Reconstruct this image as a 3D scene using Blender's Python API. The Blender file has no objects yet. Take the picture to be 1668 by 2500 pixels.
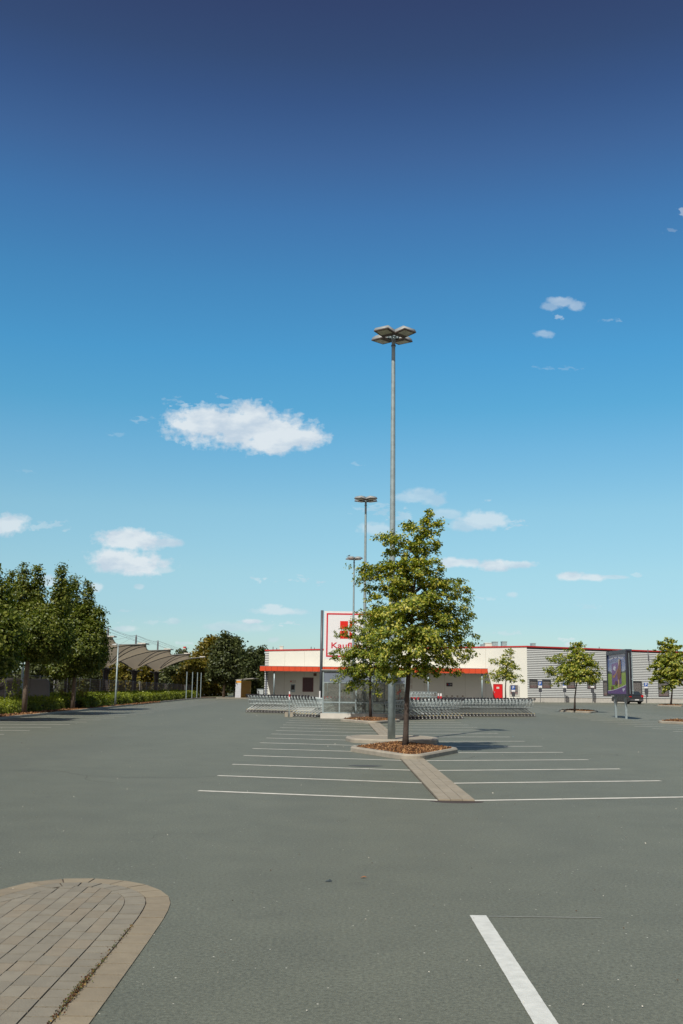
import bpy, math, random
import numpy as np
from mathutils import Vector, Matrix
random.seed(7); rng = np.random.default_rng(7)
sc = bpy.context.scene
R_ = math.radians
# ------------------------------------------------------------------ camera
F, H = 2430.0, 1.62
PITCH = math.atan(424/F)
cam = bpy.data.cameras.new('camera'); cam.sensor_fit = 'VERTICAL'; cam.sensor_height = 36; cam.lens = 36*F/2500
cam.clip_end = 6000; cam.clip_start = 0.05
co = bpy.data.objects.new('camera', cam); sc.collection.objects.link(co); sc.camera = co
ROT = Matrix.Rotation(R_(-.31), 3, 'Z') @ Matrix.Rotation(math.pi/2+PITCH, 3, 'X') @ Matrix.Rotation(R_(.8), 3, 'Z')
co.matrix_world = Matrix.Translation((0, 0, H)) @ ROT.to_4x4()
# survey helpers: sight lines of the photograph met with the ground or with a depth
def ray(x, y): return ROT @ Vector(((x-834)/F, (1250-y)/F, -1))
def G(x, y, z=0.0):
    d = ray(x, y); t = (z-H)/d.z; return Vector((d.x*t, d.y*t, z))
def A(x, y, Y):
    d = ray(x, y); t = Y/d.y; return Vector((d.x*t, Y, H+d.z*t))
# ------------------------------------------------------------------ sun and sky
SUNV = Vector((-.36, -.80, 1)).normalized()
EL = math.asin(SUNV.z); AZ = math.atan2(SUNV.x, SUNV.y)
sl = bpy.data.lights.new('sun', 'SUN'); sl.energy = 4.2; sl.angle = R_(.53); sl.color = (1, .945, .85)
so = bpy.data.objects.new('sun', sl); sc.collection.objects.link(so)
so.rotation_mode = 'QUATERNION'; so.rotation_quaternion = SUNV.to_track_quat('Z', 'Y')
sc.view_settings.view_transform = 'Standard'; sc.view_settings.look = 'None'
sc.view_settings.exposure = 0.0; sc.view_settings.gamma = 1
w = bpy.data.worlds.new('World'); sc.world = w; w.use_nodes = True
nt = w.node_tree; N = nt.nodes; L = nt.links; N.clear()
def nd(t, **k):
    n = N.new(t)
    for a, b in k.items(): setattr(n, a, b)
    return n
def mth(op, a, b=None, c=None, clamp=False):
    n = nd('ShaderNodeMath', operation=op, use_clamp=clamp)
    for i, v in enumerate((a, b, c)):
        if v is None: continue
        if isinstance(v, (int, float)): n.inputs[i].default_value = v
        else: L.new(v, n.inputs[i])
    return n.outputs[0]
sky = nd('ShaderNodeTexSky', sky_type='NISHITA'); sky.sun_disc = False
sky.sun_elevation = EL; sky.sun_rotation = AZ; sky.altitude = 100; sky.air_density = 1.0; sky.dust_density = .6; sky.ozone_density = 2.5
tc = nd('ShaderNodeTexCoord'); sep = nd('ShaderNodeSeparateXYZ'); L.new(tc.outputs['Generated'], sep.inputs[0])
dx, dy, dz = sep.outputs
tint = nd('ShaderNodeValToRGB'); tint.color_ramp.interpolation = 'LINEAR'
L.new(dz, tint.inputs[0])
# colour of the air by height above the horizon (measured against the deep polarised blue; unseen zenith stop warmed for the shade)
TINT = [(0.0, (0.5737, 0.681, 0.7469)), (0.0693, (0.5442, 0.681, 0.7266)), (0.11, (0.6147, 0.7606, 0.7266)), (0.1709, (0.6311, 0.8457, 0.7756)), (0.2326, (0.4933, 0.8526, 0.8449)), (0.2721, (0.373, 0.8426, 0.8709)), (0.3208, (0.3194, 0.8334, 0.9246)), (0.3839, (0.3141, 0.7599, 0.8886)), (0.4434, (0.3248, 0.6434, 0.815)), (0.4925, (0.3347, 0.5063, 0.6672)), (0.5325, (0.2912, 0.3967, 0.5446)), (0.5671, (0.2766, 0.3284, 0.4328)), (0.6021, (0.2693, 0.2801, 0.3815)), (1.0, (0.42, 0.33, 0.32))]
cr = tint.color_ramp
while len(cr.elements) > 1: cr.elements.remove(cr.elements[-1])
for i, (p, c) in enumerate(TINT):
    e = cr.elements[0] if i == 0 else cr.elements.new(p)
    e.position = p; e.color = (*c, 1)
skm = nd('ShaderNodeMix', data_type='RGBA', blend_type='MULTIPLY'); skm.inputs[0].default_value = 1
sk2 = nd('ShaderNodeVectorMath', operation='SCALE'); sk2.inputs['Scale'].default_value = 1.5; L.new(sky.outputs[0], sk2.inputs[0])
# unseen sky behind the camera is tinted warm, to warm the shade under the canopy
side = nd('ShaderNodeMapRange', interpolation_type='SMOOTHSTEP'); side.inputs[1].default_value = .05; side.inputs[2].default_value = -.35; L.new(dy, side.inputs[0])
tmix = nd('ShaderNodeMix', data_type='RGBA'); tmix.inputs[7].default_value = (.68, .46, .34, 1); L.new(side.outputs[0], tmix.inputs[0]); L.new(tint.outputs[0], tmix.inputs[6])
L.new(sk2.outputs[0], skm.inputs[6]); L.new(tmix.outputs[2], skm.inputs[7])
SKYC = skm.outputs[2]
# fair-weather clouds by direction: (photo x, y, half width, half height, density)
CL = [(512,1036,112,50,1),(600,1042,110,56,1),(628,1016,60,30,1),(668,1054,100,50,1),(732,1067,66,34,1),(655,1084,84,26,1),(488,995,46,11,.35),(558,990,36,7,.3),
(542,969,22,6,.2),(725,1016,10,7,.35),(421,977,30,8,.15),(783,1070,20,8,.25),(351,1027,24,8,.18),(285,1062,22,6,.1),(870,1134,14,8,.15),
(8,1278,62,30,.85),(40,1268,36,16,.6),(122,1285,46,12,.25),(325,1317,90,27,.97),(300,1327,66,15,.95),(400,1324,58,12,.75),(285,1366,80,30,.97),(330,1377,90,30,.97),(395,1392,32,9,.5),
(234,1434,24,13,.6),(338,1432,12,7,.45),(108,1418,34,16,.6),(630,1417,26,7,.3),(731,1414,24,8,.3),(785,1423,11,7,.35),(686,1492,70,10,.6),(667,1482,24,9,.6),
(614,1517,30,7,.9),(574,1531,90,13,.4),(702,1521,22,9,.35),(425,1516,18,8,.4),(303,1536,32,8,.5),(670,1562,16,7,.4),(447,1570,20,5,.3),(404,1518,60,8,.2),(314,1492,24,4,.2),
(1033,1208,52,20,.45),(1057,1219,32,18,.45),(1004,1216,48,13,.4),(1180,1270,66,24,.65),(1132,1283,42,15,.5),(1084,1256,52,13,.4),(1238,1278,36,10,.3),
(919,1291,46,17,.45),(914,1243,42,15,.22),(978,1262,32,16,.3),(940,1305,50,14,.3),(1100,1373,38,13,.85),(1148,1376,32,11,.8),(1201,1380,48,15,.9),(1259,1377,48,10,.75),
(1398,1407,38,12,.85),(1440,1410,44,10,.8),(1499,1409,38,5,.5),(1555,1403,22,5,.25),(1251,1452,16,9,.45),(1195,1463,34,6,.2),(1217,1546,48,5,.25),(1398,1561,36,5,.35),(1398,1573,18,7,.6),
(1375,738,38,14,.50),(1342,748,24,10,.42),(1405,746,24,13,.46),(1370,773,14,8,.28),(1331,816,26,10,.4),(1482,781,32,5,.14),(1370,899,46,6,.12),(1642,563,26,7,.14),(1668,517,12,13,.3),
(1440,1480,40,5,.12),(900,1390,30,6,.15),(1196,1222,10,6,.3),(60,1150,30,5,.08)]
den = mth('MAXIMUM', dy, .05)
uvw = nd('ShaderNodeCombineXYZ'); L.new(mth('DIVIDE', dx, den), uvw.inputs[0]); L.new(mth('DIVIDE', dz, den), uvw.inputs[1])
UV = uvw.outputs[0]
def cnoise(scale, detail, sy=1.5, off=0.0):
    m = nd('ShaderNodeMapping'); m.inputs[3].default_value = (scale, scale*sy, 1); m.inputs[1].default_value = (off, 0, 0); L.new(UV, m.inputs[0])
    n = nd('ShaderNodeTexNoise', noise_dimensions='2D'); n.inputs['Scale'].default_value = 1; n.inputs['Detail'].default_value = detail
    n.inputs['Roughness'].default_value = .58; L.new(m.outputs[0], n.inputs[0]); return n.outputs[0]
n1 = cnoise(38, 8); n2 = cnoise(110, 5, 1.2, 3.0)
K = 2.2
nsum = mth('MULTIPLY_ADD', n1, .85*K, mth('MULTIPLY', n2, .75*K))
nk = mth('ADD', nsum, K*(1-.80))
# thin scraps of cloud are eaten away more by the turbulence
n3 = cnoise(90, 6, 2.4, 5.0)
nk_thin = mth('ADD', mth('MULTIPLY_ADD', n3, 4.2*K, mth('MULTIPLY', n1, 1.6*K)), K*(1-3.15))
acc = None; acc2 = None
for (x, y, rx, ry, s) in CL:
    c = ray(x, y); u0, v0 = c.x/c.y, c.z/c.y
    a = ray(x+rx, y); b = ray(x, y-ry)
    ru = abs(a.x/a.y-u0)*1.12; rv = abs(b.z/b.y-v0)*1.12
    m = nd('ShaderNodeVectorMath', operation='MULTIPLY_ADD'); L.new(UV, m.inputs[0])
    m.inputs[1].default_value = (1/ru, 1/rv, 0); m.inputs[2].default_value = (-u0/ru, -v0/rv, 0)
    ln = nd('ShaderNodeVectorMath', operation='LENGTH'); L.new(m.outputs[0], ln.inputs[0])
    q = mth('MULTIPLY_ADD', ln.outputs['Value'], -K, nk if s >= .39 else nk_thin, clamp=True)
    q = mth('MULTIPLY', q, s if s >= .39 else min(.5, s*1.25))
    acc = q if acc is None else mth('MAXIMUM', acc, q)
front = mth('GREATER_THAN', dy, .06)
dens = mth('MULTIPLY', acc, front)
dens = mth('MULTIPLY', dens, .93)
cs = nd('ShaderNodeValToRGB'); L.new(cnoise(22, 4, 2.2, 9.0), cs.inputs[0])
cs.color_ramp.elements[0].position = .35; cs.color_ramp.elements[0].color = (5.6, 6.6, 7.6, 1)
cs.color_ramp.elements[1].position = .6; cs.color_ramp.elements[1].color = (7.6, 8.2, 8.6, 1)
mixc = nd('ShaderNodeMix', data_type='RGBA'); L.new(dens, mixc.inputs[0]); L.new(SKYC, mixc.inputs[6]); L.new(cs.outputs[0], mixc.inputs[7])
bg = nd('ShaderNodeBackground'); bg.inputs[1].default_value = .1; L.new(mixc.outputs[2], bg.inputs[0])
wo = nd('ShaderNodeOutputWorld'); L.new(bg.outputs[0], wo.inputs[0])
w.cycles.sampling_method = 'MANUAL'; w.cycles.sample_map_resolution = 512
# ------------------------------------------------------------------ materials
MATS = {}
def mat(name, col, rough=.6, metal=0.0, var=.12, scale=6.0, bump=0.0, bscale=60.0, col2=None, trans=0.0, spec=.5, alpha=1.0):
    if name in MATS: return MATS[name]
    m = bpy.data.materials.new(name); m.use_nodes = True; t = m.node_tree; n = t.nodes; l = t.links
    b = n['Principled BSDF']; b.inputs['Roughness'].default_value = rough; b.inputs['Metallic'].default_value = metal
    b.inputs['Specular IOR Level'].default_value = spec
    tx = n.new('ShaderNodeTexCoord'); ns = n.new('ShaderNodeTexNoise'); ns.inputs['Scale'].default_value = scale; ns.inputs['Detail'].default_value = 6
    l.new(tx.outputs['Object'], ns.inputs['Vector'])
    r = n.new('ShaderNodeValToRGB'); r.color_ramp.elements[0].position = .3; r.color_ramp.elements[1].position = .7
    c2 = col2 or tuple(min(1, c*(1+var)) for c in col)
    r.color_ramp.elements[0].color = (*[c*(1-var) for c in col], 1); r.color_ramp.elements[1].color = (*c2, 1)
    l.new(ns.outputs[0], r.inputs[0]); l.new(r.outputs[0], b.inputs['Base Color'])
    if bump:
        n2 = n.new('ShaderNodeTexNoise'); n2.inputs['Scale'].default_value = bscale; n2.inputs['Detail'].default_value = 4; l.new(tx.outputs['Object'], n2.inputs['Vector'])
        bp = n.new('ShaderNodeBump'); bp.inputs['Strength'].default_value = bump; bp.inputs['Distance'].default_value = .01
        l.new(n2.outputs[0], bp.inputs['Height']); l.new(bp.outputs[0], b.inputs['Normal'])
    if trans: b.inputs['Transmission Weight'].default_value = trans
    if alpha < 1: b.inputs['Alpha'].default_value = alpha
    MATS[name] = m; return m
def leafmat(name, c1, c2, tr=.35):
    m = bpy.data.materials.new(name); m.use_nodes = True; t = m.node_tree; n = t.nodes; l = t.links; n.clear()
    g = n.new('ShaderNodeNewGeometry'); r = n.new('ShaderNodeValToRGB'); r.color_ramp.elements[0].color = (*c1, 1); r.color_ramp.elements[1].color = (*c2, 1)
    l.new(g.outputs['Random Per Island'], r.inputs[0])
    d = n.new('ShaderNodeBsdfDiffuse'); tl = n.new('ShaderNodeBsdfTranslucent'); gl = n.new('ShaderNodeBsdfGlossy'); gl.inputs[1].default_value = .38
    gl.inputs[0].default_value = (.9, .95, 1, 1)
    l.new(r.outputs[0], d.inputs[0])
    hs = n.new('ShaderNodeHueSaturation'); hs.inputs['Saturation'].default_value = 1.15; hs.inputs['Value'].default_value = 1.3; l.new(r.outputs[0], hs.inputs['Color']); l.new(hs.outputs[0], tl.inputs[0])
    a = n.new('ShaderNodeMixShader'); a.inputs[0].default_value = tr; l.new(d.outputs[0], a.inputs[1]); l.new(tl.outputs[0], a.inputs[2])
    b = n.new('ShaderNodeMixShader'); b.inputs[0].default_value = .02; l.new(a.outputs[0], b.inputs[1]); l.new(gl.outputs[0], b.inputs[2])
    o = n.new('ShaderNodeOutputMaterial'); l.new(b.outputs[0], o.inputs[0]); return m
# ------------------------------------------------------------------ mesh tools
def tag(o, label=None, cat=None, group=None, kind=None):
    if label: o['label'] = label
    if cat: o['category'] = cat
    if group: o['group'] = group
    if kind: o['kind'] = kind
    return o
def empty(name, loc, label=None, cat=None, group=None, rz=0.0):
    o = bpy.data.objects.new(name, None); sc.collection.objects.link(o); o.location = loc; o.rotation_euler = (0, 0, rz)
    o.empty_display_size = .2
    return tag(o, label, cat, group)
def link(name, me, parent=None):
    o = bpy.data.objects.new(name, me); sc.collection.objects.link(o)
    if parent: o.parent = parent
    return o
class MB:
    def __init__(s): s.v = []; s.f = []; s.m = []
    def add(s, vs, fs, mi=0):
        b = len(s.v); s.v += [tuple(v) for v in vs]; s.f += [tuple(i+b for i in f) for f in fs]; s.m += [mi]*len(fs); return s
    def hexa(s, p, mi=0):   # 4 bottom, 4 top
        return s.add(p, [(3,2,1,0),(4,5,6,7),(0,1,5,4),(1,2,6,5),(2,3,7,6),(3,0,4,7)], mi)
    def box(s, x0, x1, y0, y1, z0, z1, mi=0):
        return s.hexa([(x0,y0,z0),(x1,y0,z0),(x1,y1,z0),(x0,y1,z0),(x0,y0,z1),(x1,y0,z1),(x1,y1,z1),(x0,y1,z1)], mi)
    def tube(s, pts, rad, n=8, mi=0, cap=True):
        pts = [Vector(p) for p in pts]
        if not hasattr(rad, '__len__'): rad = [rad]*len(pts)
        vs = []; u = None
        for i, p in enumerate(pts):
            d = (pts[min(i+1, len(pts)-1)]-pts[max(i-1, 0)]).normalized()
            if u is None: u = d.orthogonal().normalized()
            else:
                u = (u - d*u.dot(d)); u = u.normalized() if u.length > 1e-6 else d.orthogonal().normalized()
            q = d.cross(u)
            for k in range(n):
                a = 2*math.pi*(k+.5)/n; vs.append(p+(u*math.cos(a)+q*math.sin(a))*rad[i])
        fs = [(i*n+k, i*n+(k+1) % n, (i+1)*n+(k+1) % n, (i+1)*n+k) for i in range(len(pts)-1) for k in range(n)]
        if cap: fs += [tuple(reversed(range(n))), tuple(range((len(pts)-1)*n, len(pts)*n))]
        return s.add(vs, fs, mi)
    def bar(s, a, b, r=.01, n=4, mi=0): return s.tube([a, b], r, n, mi)
    def prism(s, poly, z0, z1, mi=0):
        n = len(poly); vs = [(x, y, z0) for x, y in poly]+[(x, y, z1) for x, y in poly]
        return s.add(vs, [tuple(reversed(range(n))), tuple(range(n, 2*n))]+[(i, (i+1) % n, n+(i+1) % n, n+i) for i in range(n)], mi)
    def sheet(s, poly, z, mi=0): return s.add([(x, y, z) for x, y in poly], [tuple(range(len(poly)))], mi)
    def cyl(s, c, axis, r, h, n=16, mi=0):
        c = Vector(c); a = Vector(axis).normalized()*h/2; return s.tube([c-a, c+a], r, n, mi)
    def build(s, name, mats, parent=None, smooth=False, loc=None):
        me = bpy.data.meshes.new(name); me.from_pydata(s.v, [], s.f)
        if not isinstance(mats, (list, tuple)): mats = [mats]
        for m in mats: me.materials.append(m)
        me.polygons.foreach_set('material_index', s.m)
        if smooth: me.polygons.foreach_set('use_smooth', [True]*len(s.f))
        me.update(); o = link(name, me, parent)
        if loc is not None: o.location = loc
        return o
def ccw(poly):
    a = sum(poly[i][0]*poly[(i+1) % len(poly)][1]-poly[(i+1) % len(poly)][0]*poly[i][1] for i in range(len(poly)))
    return poly if a > 0 else poly[::-1]
def copy_tree(o, parent=None):
    c = o.copy(); sc.collection.objects.link(c)
    if parent: c.parent = parent
    for ch in o.children: copy_tree(ch, c)
    return c
def leaves(name, C, Nn, size, mats, mi, parent=None, fold=.25, aspect=.8):
    """many small folded leaf blades: centres C, facing Nn, per-leaf size"""
    n = len(C); Nn = Nn/np.maximum(np.linalg.norm(Nn, axis=1, keepdims=True), 1e-6)
    r = rng.normal(size=(n, 3)); U = r-Nn*(r*Nn).sum(1, keepdims=True); U /= np.maximum(np.linalg.norm(U, axis=1, keepdims=True), 1e-6)
    V = np.cross(Nn, U); s = size[:, None]
    P = np.empty((n, 4, 3)); P[:, 0] = C-U*s*.55; P[:, 2] = C+U*s*.6
    P[:, 1] = C+V*s*.5*aspect-U*s*.1+Nn*s*fold; P[:, 3] = C-V*s*.5*aspect-U*s*.1+Nn*s*fold
    me = bpy.data.meshes.new(name); me.vertices.add(n*4); me.vertices.foreach_set('co', P.reshape(-1))
    idx = np.arange(n)[:, None]*4+np.array([0, 1, 2, 0, 2, 3]); me.loops.add(n*6); me.loops.foreach_set('vertex_index', idx.reshape(-1).astype(np.int32))
    me.polygons.add(n*2); me.polygons.foreach_set('loop_start', np.arange(n*2, dtype=np.int32)*3)
    try: me.polygons.foreach_set('loop_total', np.full(n*2, 3, dtype=np.int32))
    except Exception: pass
    for m in mats: me.materials.append(m)
    me.polygons.foreach_set('material_index', np.repeat(mi, 2).astype(np.int32)); me.update(calc_edges=True); me.validate()
    return link(name, me, parent)
def textmesh(txt, size, extr=0.0, bold=0.0):
    c = bpy.data.curves.new('lettering', 'FONT'); c.body = txt; c.size = size; c.extrude = extr; c.offset = bold; c.align_x = 'CENTER'; c.align_y = 'CENTER'
    o = bpy.data.objects.new('lettering', c); sc.collection.objects.link(o)
    dg = bpy.context.evaluated_depsgraph_get(); me = bpy.data.meshes.new_from_object(o.evaluated_get(dg))
    bpy.data.objects.remove(o); return me
# ------------------------------------------------------------------ ground
def asphalt():
    m = bpy.data.materials.new('asphalt'); m.use_nodes = True; t = m.node_tree; n = t.nodes; l = t.links; b = n['Principled BSDF']
    tx = n.new('ShaderNodeTexCoord')
    def noise(sc_, det=5, ro=.6):
        q = n.new('ShaderNodeTexNoise'); q.inputs['Scale'].default_value = sc_; q.inputs['Detail'].default_value = det; q.inputs['Roughness'].default_value = ro
        l.new(tx.outputs['Object'], q.inputs['Vector']); return q.outputs[0]
    def ramp(i, a, b_, ca, cb):
        r = n.new('ShaderNodeValToRGB'); r.color_ramp.elements[0].position = a; r.color_ramp.elements[1].position = b_
        r.color_ramp.elements[0].color = (*ca, 1); r.color_ramp.elements[1].color = (*cb, 1); l.new(i, r.inputs[0]); return r.outputs[0]
    def mix(a, b_, f, mode='MULTIPLY'):
        x = n.new('ShaderNodeMix'); x.data_type = 'RGBA'; x.blend_type = mode
        if isinstance(f, float): x.inputs[0].default_value = f
        else: l.new(f, x.inputs[0])
        l.new(a, x.inputs[6]); l.new(b_, x.inputs[7]); return x.outputs[2]
    base = ramp(noise(.12, 3), .3, .7, (.108, .118, .092), (.122, .132, .104))
    base = mix(base, ramp(noise(1.3, 5), .3, .72, (.90, .90, .90), (1.06, 1.06, 1.05)), 1.0)
    base = mix(base, ramp(noise(38, 4, .85), .32, .68, (.58, .58, .58), (1.38, 1.38, 1.38)), 1.0)
    # long rolled lanes of the paver, a little lighter or darker
    mp = n.new('ShaderNodeMapping'); mp.inputs[3].default_value = (.22, .012, 1); l.new(tx.outputs['Object'], mp.inputs[0])
    q = n.new('ShaderNodeTexNoise'); q.inputs['Scale'].default_value = 1; q.inputs['Detail'].default_value = 3; l.new(mp.outputs[0], q.inputs[0])
    base = mix(base, ramp(q.outputs[0], .35, .65, (.93, .93, .94), (1.05, 1.05, 1.04)), 1.0)
    # bright aggregate chips
    v = n.new('ShaderNodeTexVoronoi'); v.inputs['Scale'].default_value = 7; l.new(tx.outputs['Object'], v.inputs['Vector'])
    v2 = n.new('ShaderNodeTexVoronoi'); v2.inputs['Scale'].default_value = 55; l.new(tx.outputs['Object'], v2.inputs['Vector'])
    light = n.new('ShaderNodeRGB'); light.outputs[0].default_value = (.55, .56, .50, 1)
    dark = n.new('ShaderNodeRGB'); dark.outputs[0].default_value = (.035, .033, .03, 1)
    base = mix(base, light.outputs[0], ramp(v.outputs['Distance'], .03, .05, (.9, .9, .9), (0, 0, 0)), 'MIX')
    base = mix(base, light.outputs[0], ramp(v2.outputs['Distance'], .05, .12, (.45, .45, .45), (0, 0, 0)), 'MIX')
    # oil spots
    nz = noise(.9, 6, .7)
    base = mix(base, dark.outputs[0], ramp(nz, .62, .76, (0, 0, 0), (.38, .38, .38)), 'MIX')
    l.new(base, b.inputs['Base Color']); b.inputs['Roughness'].default_value = .62; b.inputs['Specular IOR Level'].default_value = .45; b.inputs['Diffuse Roughness'].default_value = 1.0
    bp = n.new('ShaderNodeBump'); bp.inputs['Strength'].default_value = .8; bp.inputs['Distance'].default_value = .006
    l.new(noise(70, 4, .8), bp.inputs['Height']); l.new(bp.outputs[0], b.inputs['Normal']); return m
M_asph = asphalt()
M_conc = mat('pale concrete', (.34, .31, .25), .8, var=.13, scale=5, bump=.3)
M_conc2 = mat('white concrete', (.62, .60, .54), .8, var=.08, scale=3)
M_line = mat('road paint', (.70, .675, .58), .6, var=.2, scale=5, col2=(.80, .77, .67))
M_line2 = mat('fresh road paint', (.66, .68, .63), .6, scale=14, bump=.3, bscale=90, col2=(.72, .74, .69))
M_galv = mat('galvanised steel', (.33, .41, .43), .45, .3, var=.18, scale=7)
M_galvd = mat('weathered steel', (.16, .17, .18), .5, .5, var=.15)
M_soil = mat('bark soil', (.10, .058, .034), .95, var=.4, scale=8, bump=.8, bscale=30)
M_bark = mat('young bark', (.07, .052, .042), .9, var=.35, scale=14, bump=.8, bscale=40)
M_barkp = mat('pale bark', (.28, .23, .17), .9, var=.3, scale=14, bump=.5, bscale=40)
M_dark = mat('black plastic', (.012, .012, .014), .45)
g = MB().sheet([(-2500, -600), (2500, -600), (2500, 3500), (-2500, 3500)], -.012).build('ground', mat('dry verge', (.10, .11, .05), .95, var=.3, scale=.3)); tag(g, kind='structure')
def grid_sheet(x0, x1, y0, y1, z): return [(x0, y0), (x1, y0), (x1, y1), (x0, y1)]
cp = MB().sheet([(-14.4, -40), (110, -40), (110, 190), (-14.9, 190), (-14.9, 86), (-14.4, 60)], 0).build('car_park', M_asph); tag(cp, kind='structure')
pv = MB().sheet([(-90, -40), (-18.6, -40), (-18.6, 190), (-90, 190)], -.004).build('station_pavement', mat('station paving', (.16, .15, .14), .85)); tag(pv, kind='structure')
cr_ = MB(); rc = random.Random(5)
def crack(x, y, n, st, ang, w=.006):
    for k in range(n):
        ang += rc.uniform(-.5, .5); x2, y2 = x+math.cos(ang)*st, y+math.sin(ang)*st; q = (-math.sin(ang)*w/2, math.cos(ang)*w/2)
        cr_.add([(x-q[0], y-q[1], .0015), (x2-q[0], y2-q[1], .0015), (x2+q[0], y2+q[1], .0015), (x+q[0], y+q[1], .0015)], [(0, 1, 2, 3)]); x, y = x2, y2
        if rc.random() < .06 and n > 8: crack(x, y, n//3, st, ang+rc.choice([-1, 1]), w*.7)
crack(3.6, 9.6, 16, .12, .4, .005); crack(-6.5, 19, 26, .2, .15, .012); crack(7.5, 26, 30, .22, 2.6, .014); crack(-1.2, 11.4, 12, .09, 2.9, .004)
cr_.build('asphalt_crack', mat('crack dirt', (.07, .068, .055), .9))['kind'] = 'structure'
# ------------------------------------------------------------------ painted bay lines
def line(mb, a, b, w=.125, z=.004):
    a = Vector((*a, 0)); b = Vector((*b, 0)); d = (b-a).normalized(); q = Vector((-d.y, d.x, 0))*w/2
    ps = [a-q, b-q, b+q, a+q]; mb.add([(p.x, p.y, z) for p in ps], [(0, 1, 2, 3)])
mk = MB(); y0 = 14.98
for k in range(15):
    y = y0+k*2.6
    line(mk, (1.55, y-.05), (-2.05, y+.82)); line(mk, (1.98, y-.05), (5.95, y+.98))
for k in range(36):
    y = 26.0+k*2.6+.1
    if y > 112: break
    line(mk, (-14.1, y-.9), (-10.12, y+.15))
for k in range(22):
    y = 39.7+k*2.6
    if y > 93: break
    line(mk, (17.2, y-.05), (13.55, y+.78)); line(mk, (17.65, y-.05), (21.4, y+.85))
for k in range(9):
    y = 84+k*2.6
    line(mk, (34.6, y-.05), (31.0, y+.78)); line(mk, (35.1, y-.05), (38.8, y+.85))
tag(mk.build('road_markings', M_line), kind='structure')
rl0 = random.Random(3); ed_ = [3.6+.03*i for i in range(133)]
fl = MB(); fl.add([(1.005+rl0.uniform(-.001, .001), y, .004) for y in ed_]+[(1.125+rl0.uniform(-.001, .001), y, .004) for y in ed_], [(i, 133+i, 134+i, i+1) for i in range(132)])
tag(fl.build('lane_line_marking', M_line2), kind='structure')
wl = MB(); wl.sheet([(1.14, 7.525), (1.95, 7.52), (1.95, 7.545), (1.14, 7.548)], .003)
tag(wl.build('worn_line_marking', mat('worn paint', (.24, .25, .22), .7)), kind='structure')
def blockmat(name, c1, c2):
    m = mat(name, c1, .85, var=.08, scale=9, bump=.4, bscale=90); t = m.node_tree; n = t.nodes; b = n['Principled BSDF']; old = b.inputs['Base Color'].links[0].from_socket
    g = n.new('ShaderNodeNewGeometry'); r = n.new('ShaderNodeValToRGB'); r.color_ramp.elements[0].color = (1, 1, 1, 1); r.color_ramp.elements[1].color = (*[b_/a_ for a_, b_ in zip(c1, c2)], 1)
    t.links.new(g.outputs['Random Per Island'], r.inputs[0]); x = n.new('ShaderNodeMix'); x.data_type = 'RGBA'; x.blend_type = 'MULTIPLY'; x.inputs[0].default_value = 1
    t.links.new(old, x.inputs[6]); t.links.new(r.outputs[0], x.inputs[7]); t.links.new(x.outputs[2], b.inputs['Base Color']); return m
# ------------------------------------------------------------------ paver strips
M_pav = blockmat('sandy paver', (.30, .265, .20), (.34, .30, .23))
M_pav2 = blockmat('grey paver', (.225, .205, .158), (.262, .238, .182))
M_joint = mat('dark joint', (.075, .058, .04), .95, var=.4)
def strip(x, ya, yb, label):
    root = empty('paver_strip', (x, ya, 0), label, 'paving')
    MB().box(-.27, .27, 0, yb-ya, -.02, .006).build('joint_bed', M_joint, root)
    m = MB(); wd = .168
    for c in range(3):
        yy = .02 if c == 1 else .11; xa = -.258+c*(wd+.007)
        if c != 1: m.box(xa, xa+wd, .02, .10, 0, .028+random.uniform(-.002, .002))
        while yy < yb-ya-.05:
            e = min(yy+.24, yb-ya-.02); m.box(xa, xa+wd, yy, e-.006, 0, .028+random.uniform(-.002, .002)); yy = e
    m.build('paver', M_pav, root)['kind'] = 'stuff'
    return root
strip(1.80, 14.85, 23.2, 'near strip of tan pavers running from bay lines to first tree island')
strip(1.80, 31.7, 44.8, 'far strip of tan pavers between lamp island and the second tree island')
pt = MB().sheet(ccw([(1.80+.36*math.cos(a)*1.1, 14.85+.24*math.sin(a)) for a in [math.pi+k*math.pi/12 for k in range(13)]]), .002).build('tar_patch', mat('tar patch', (.06, .045, .04), .9)); tag(pt, kind='structure')
# ------------------------------------------------------------------ islands
def offset_poly(poly, d):
    n = len(poly); out = []
    for i in range(n):
        a = Vector(poly[i-1]); b = Vector(poly[i]); c = Vector(poly[(i+1) % n])
        t1 = (b-a).normalized(); t2 = (c-b).normalized(); n1 = Vector((-t1.y, t1.x)); n2 = Vector((-t2.y, t2.x)); m_ = (n1+n2).normalized()
        out.append(tuple(b+m_*d/max(.4, m_.dot(n1))))
    return out
def rounded(poly, r, k=5):
    out = []; n = len(poly)
    for i in range(n):
        a = Vector(poly[i-1]); b = Vector(poly[i]); c = Vector(poly[(i+1) % n])
        p = b+(a-b).normalized()*min(r, (a-b).length*.45); q = b+(c-b).normalized()*min(r, (c-b).length*.45)
        for j in range(k+1):
            t = j/k; out.append(tuple(p*(1-t)**2+b*2*t*(1-t)+q*t*t))
    return out
def kerb_ring(mb, poly, w, h):
    o = poly; i1 = offset_poly(poly, .03); i2 = offset_poly(poly, w-.03); i3 = offset_poly(poly, w); n = len(o)
    rings = [(o, 0), (o, h-.035), (i1, h), (i2, h), (i3, h-.03), (i3, 0)]
    vs = [(x, y, z) for P, z in rings for x, y in P]; fs = []
    for r in range(len(rings)-1):
        for k in range(n): fs.append((r*n+k, r*n+(k+1) % n, (r+1)*n+(k+1) % n, (r+1)*n+k))
    mb.add(vs, fs)
M_mulch = [mat('mulch brown', (.24, .11, .04), .9, var=.4, scale=20), mat('mulch pale', (.50, .29, .13), .9, var=.3, scale=20), mat('mulch dark', (.08, .04, .025), .9, var=.3, scale=20)]
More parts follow.
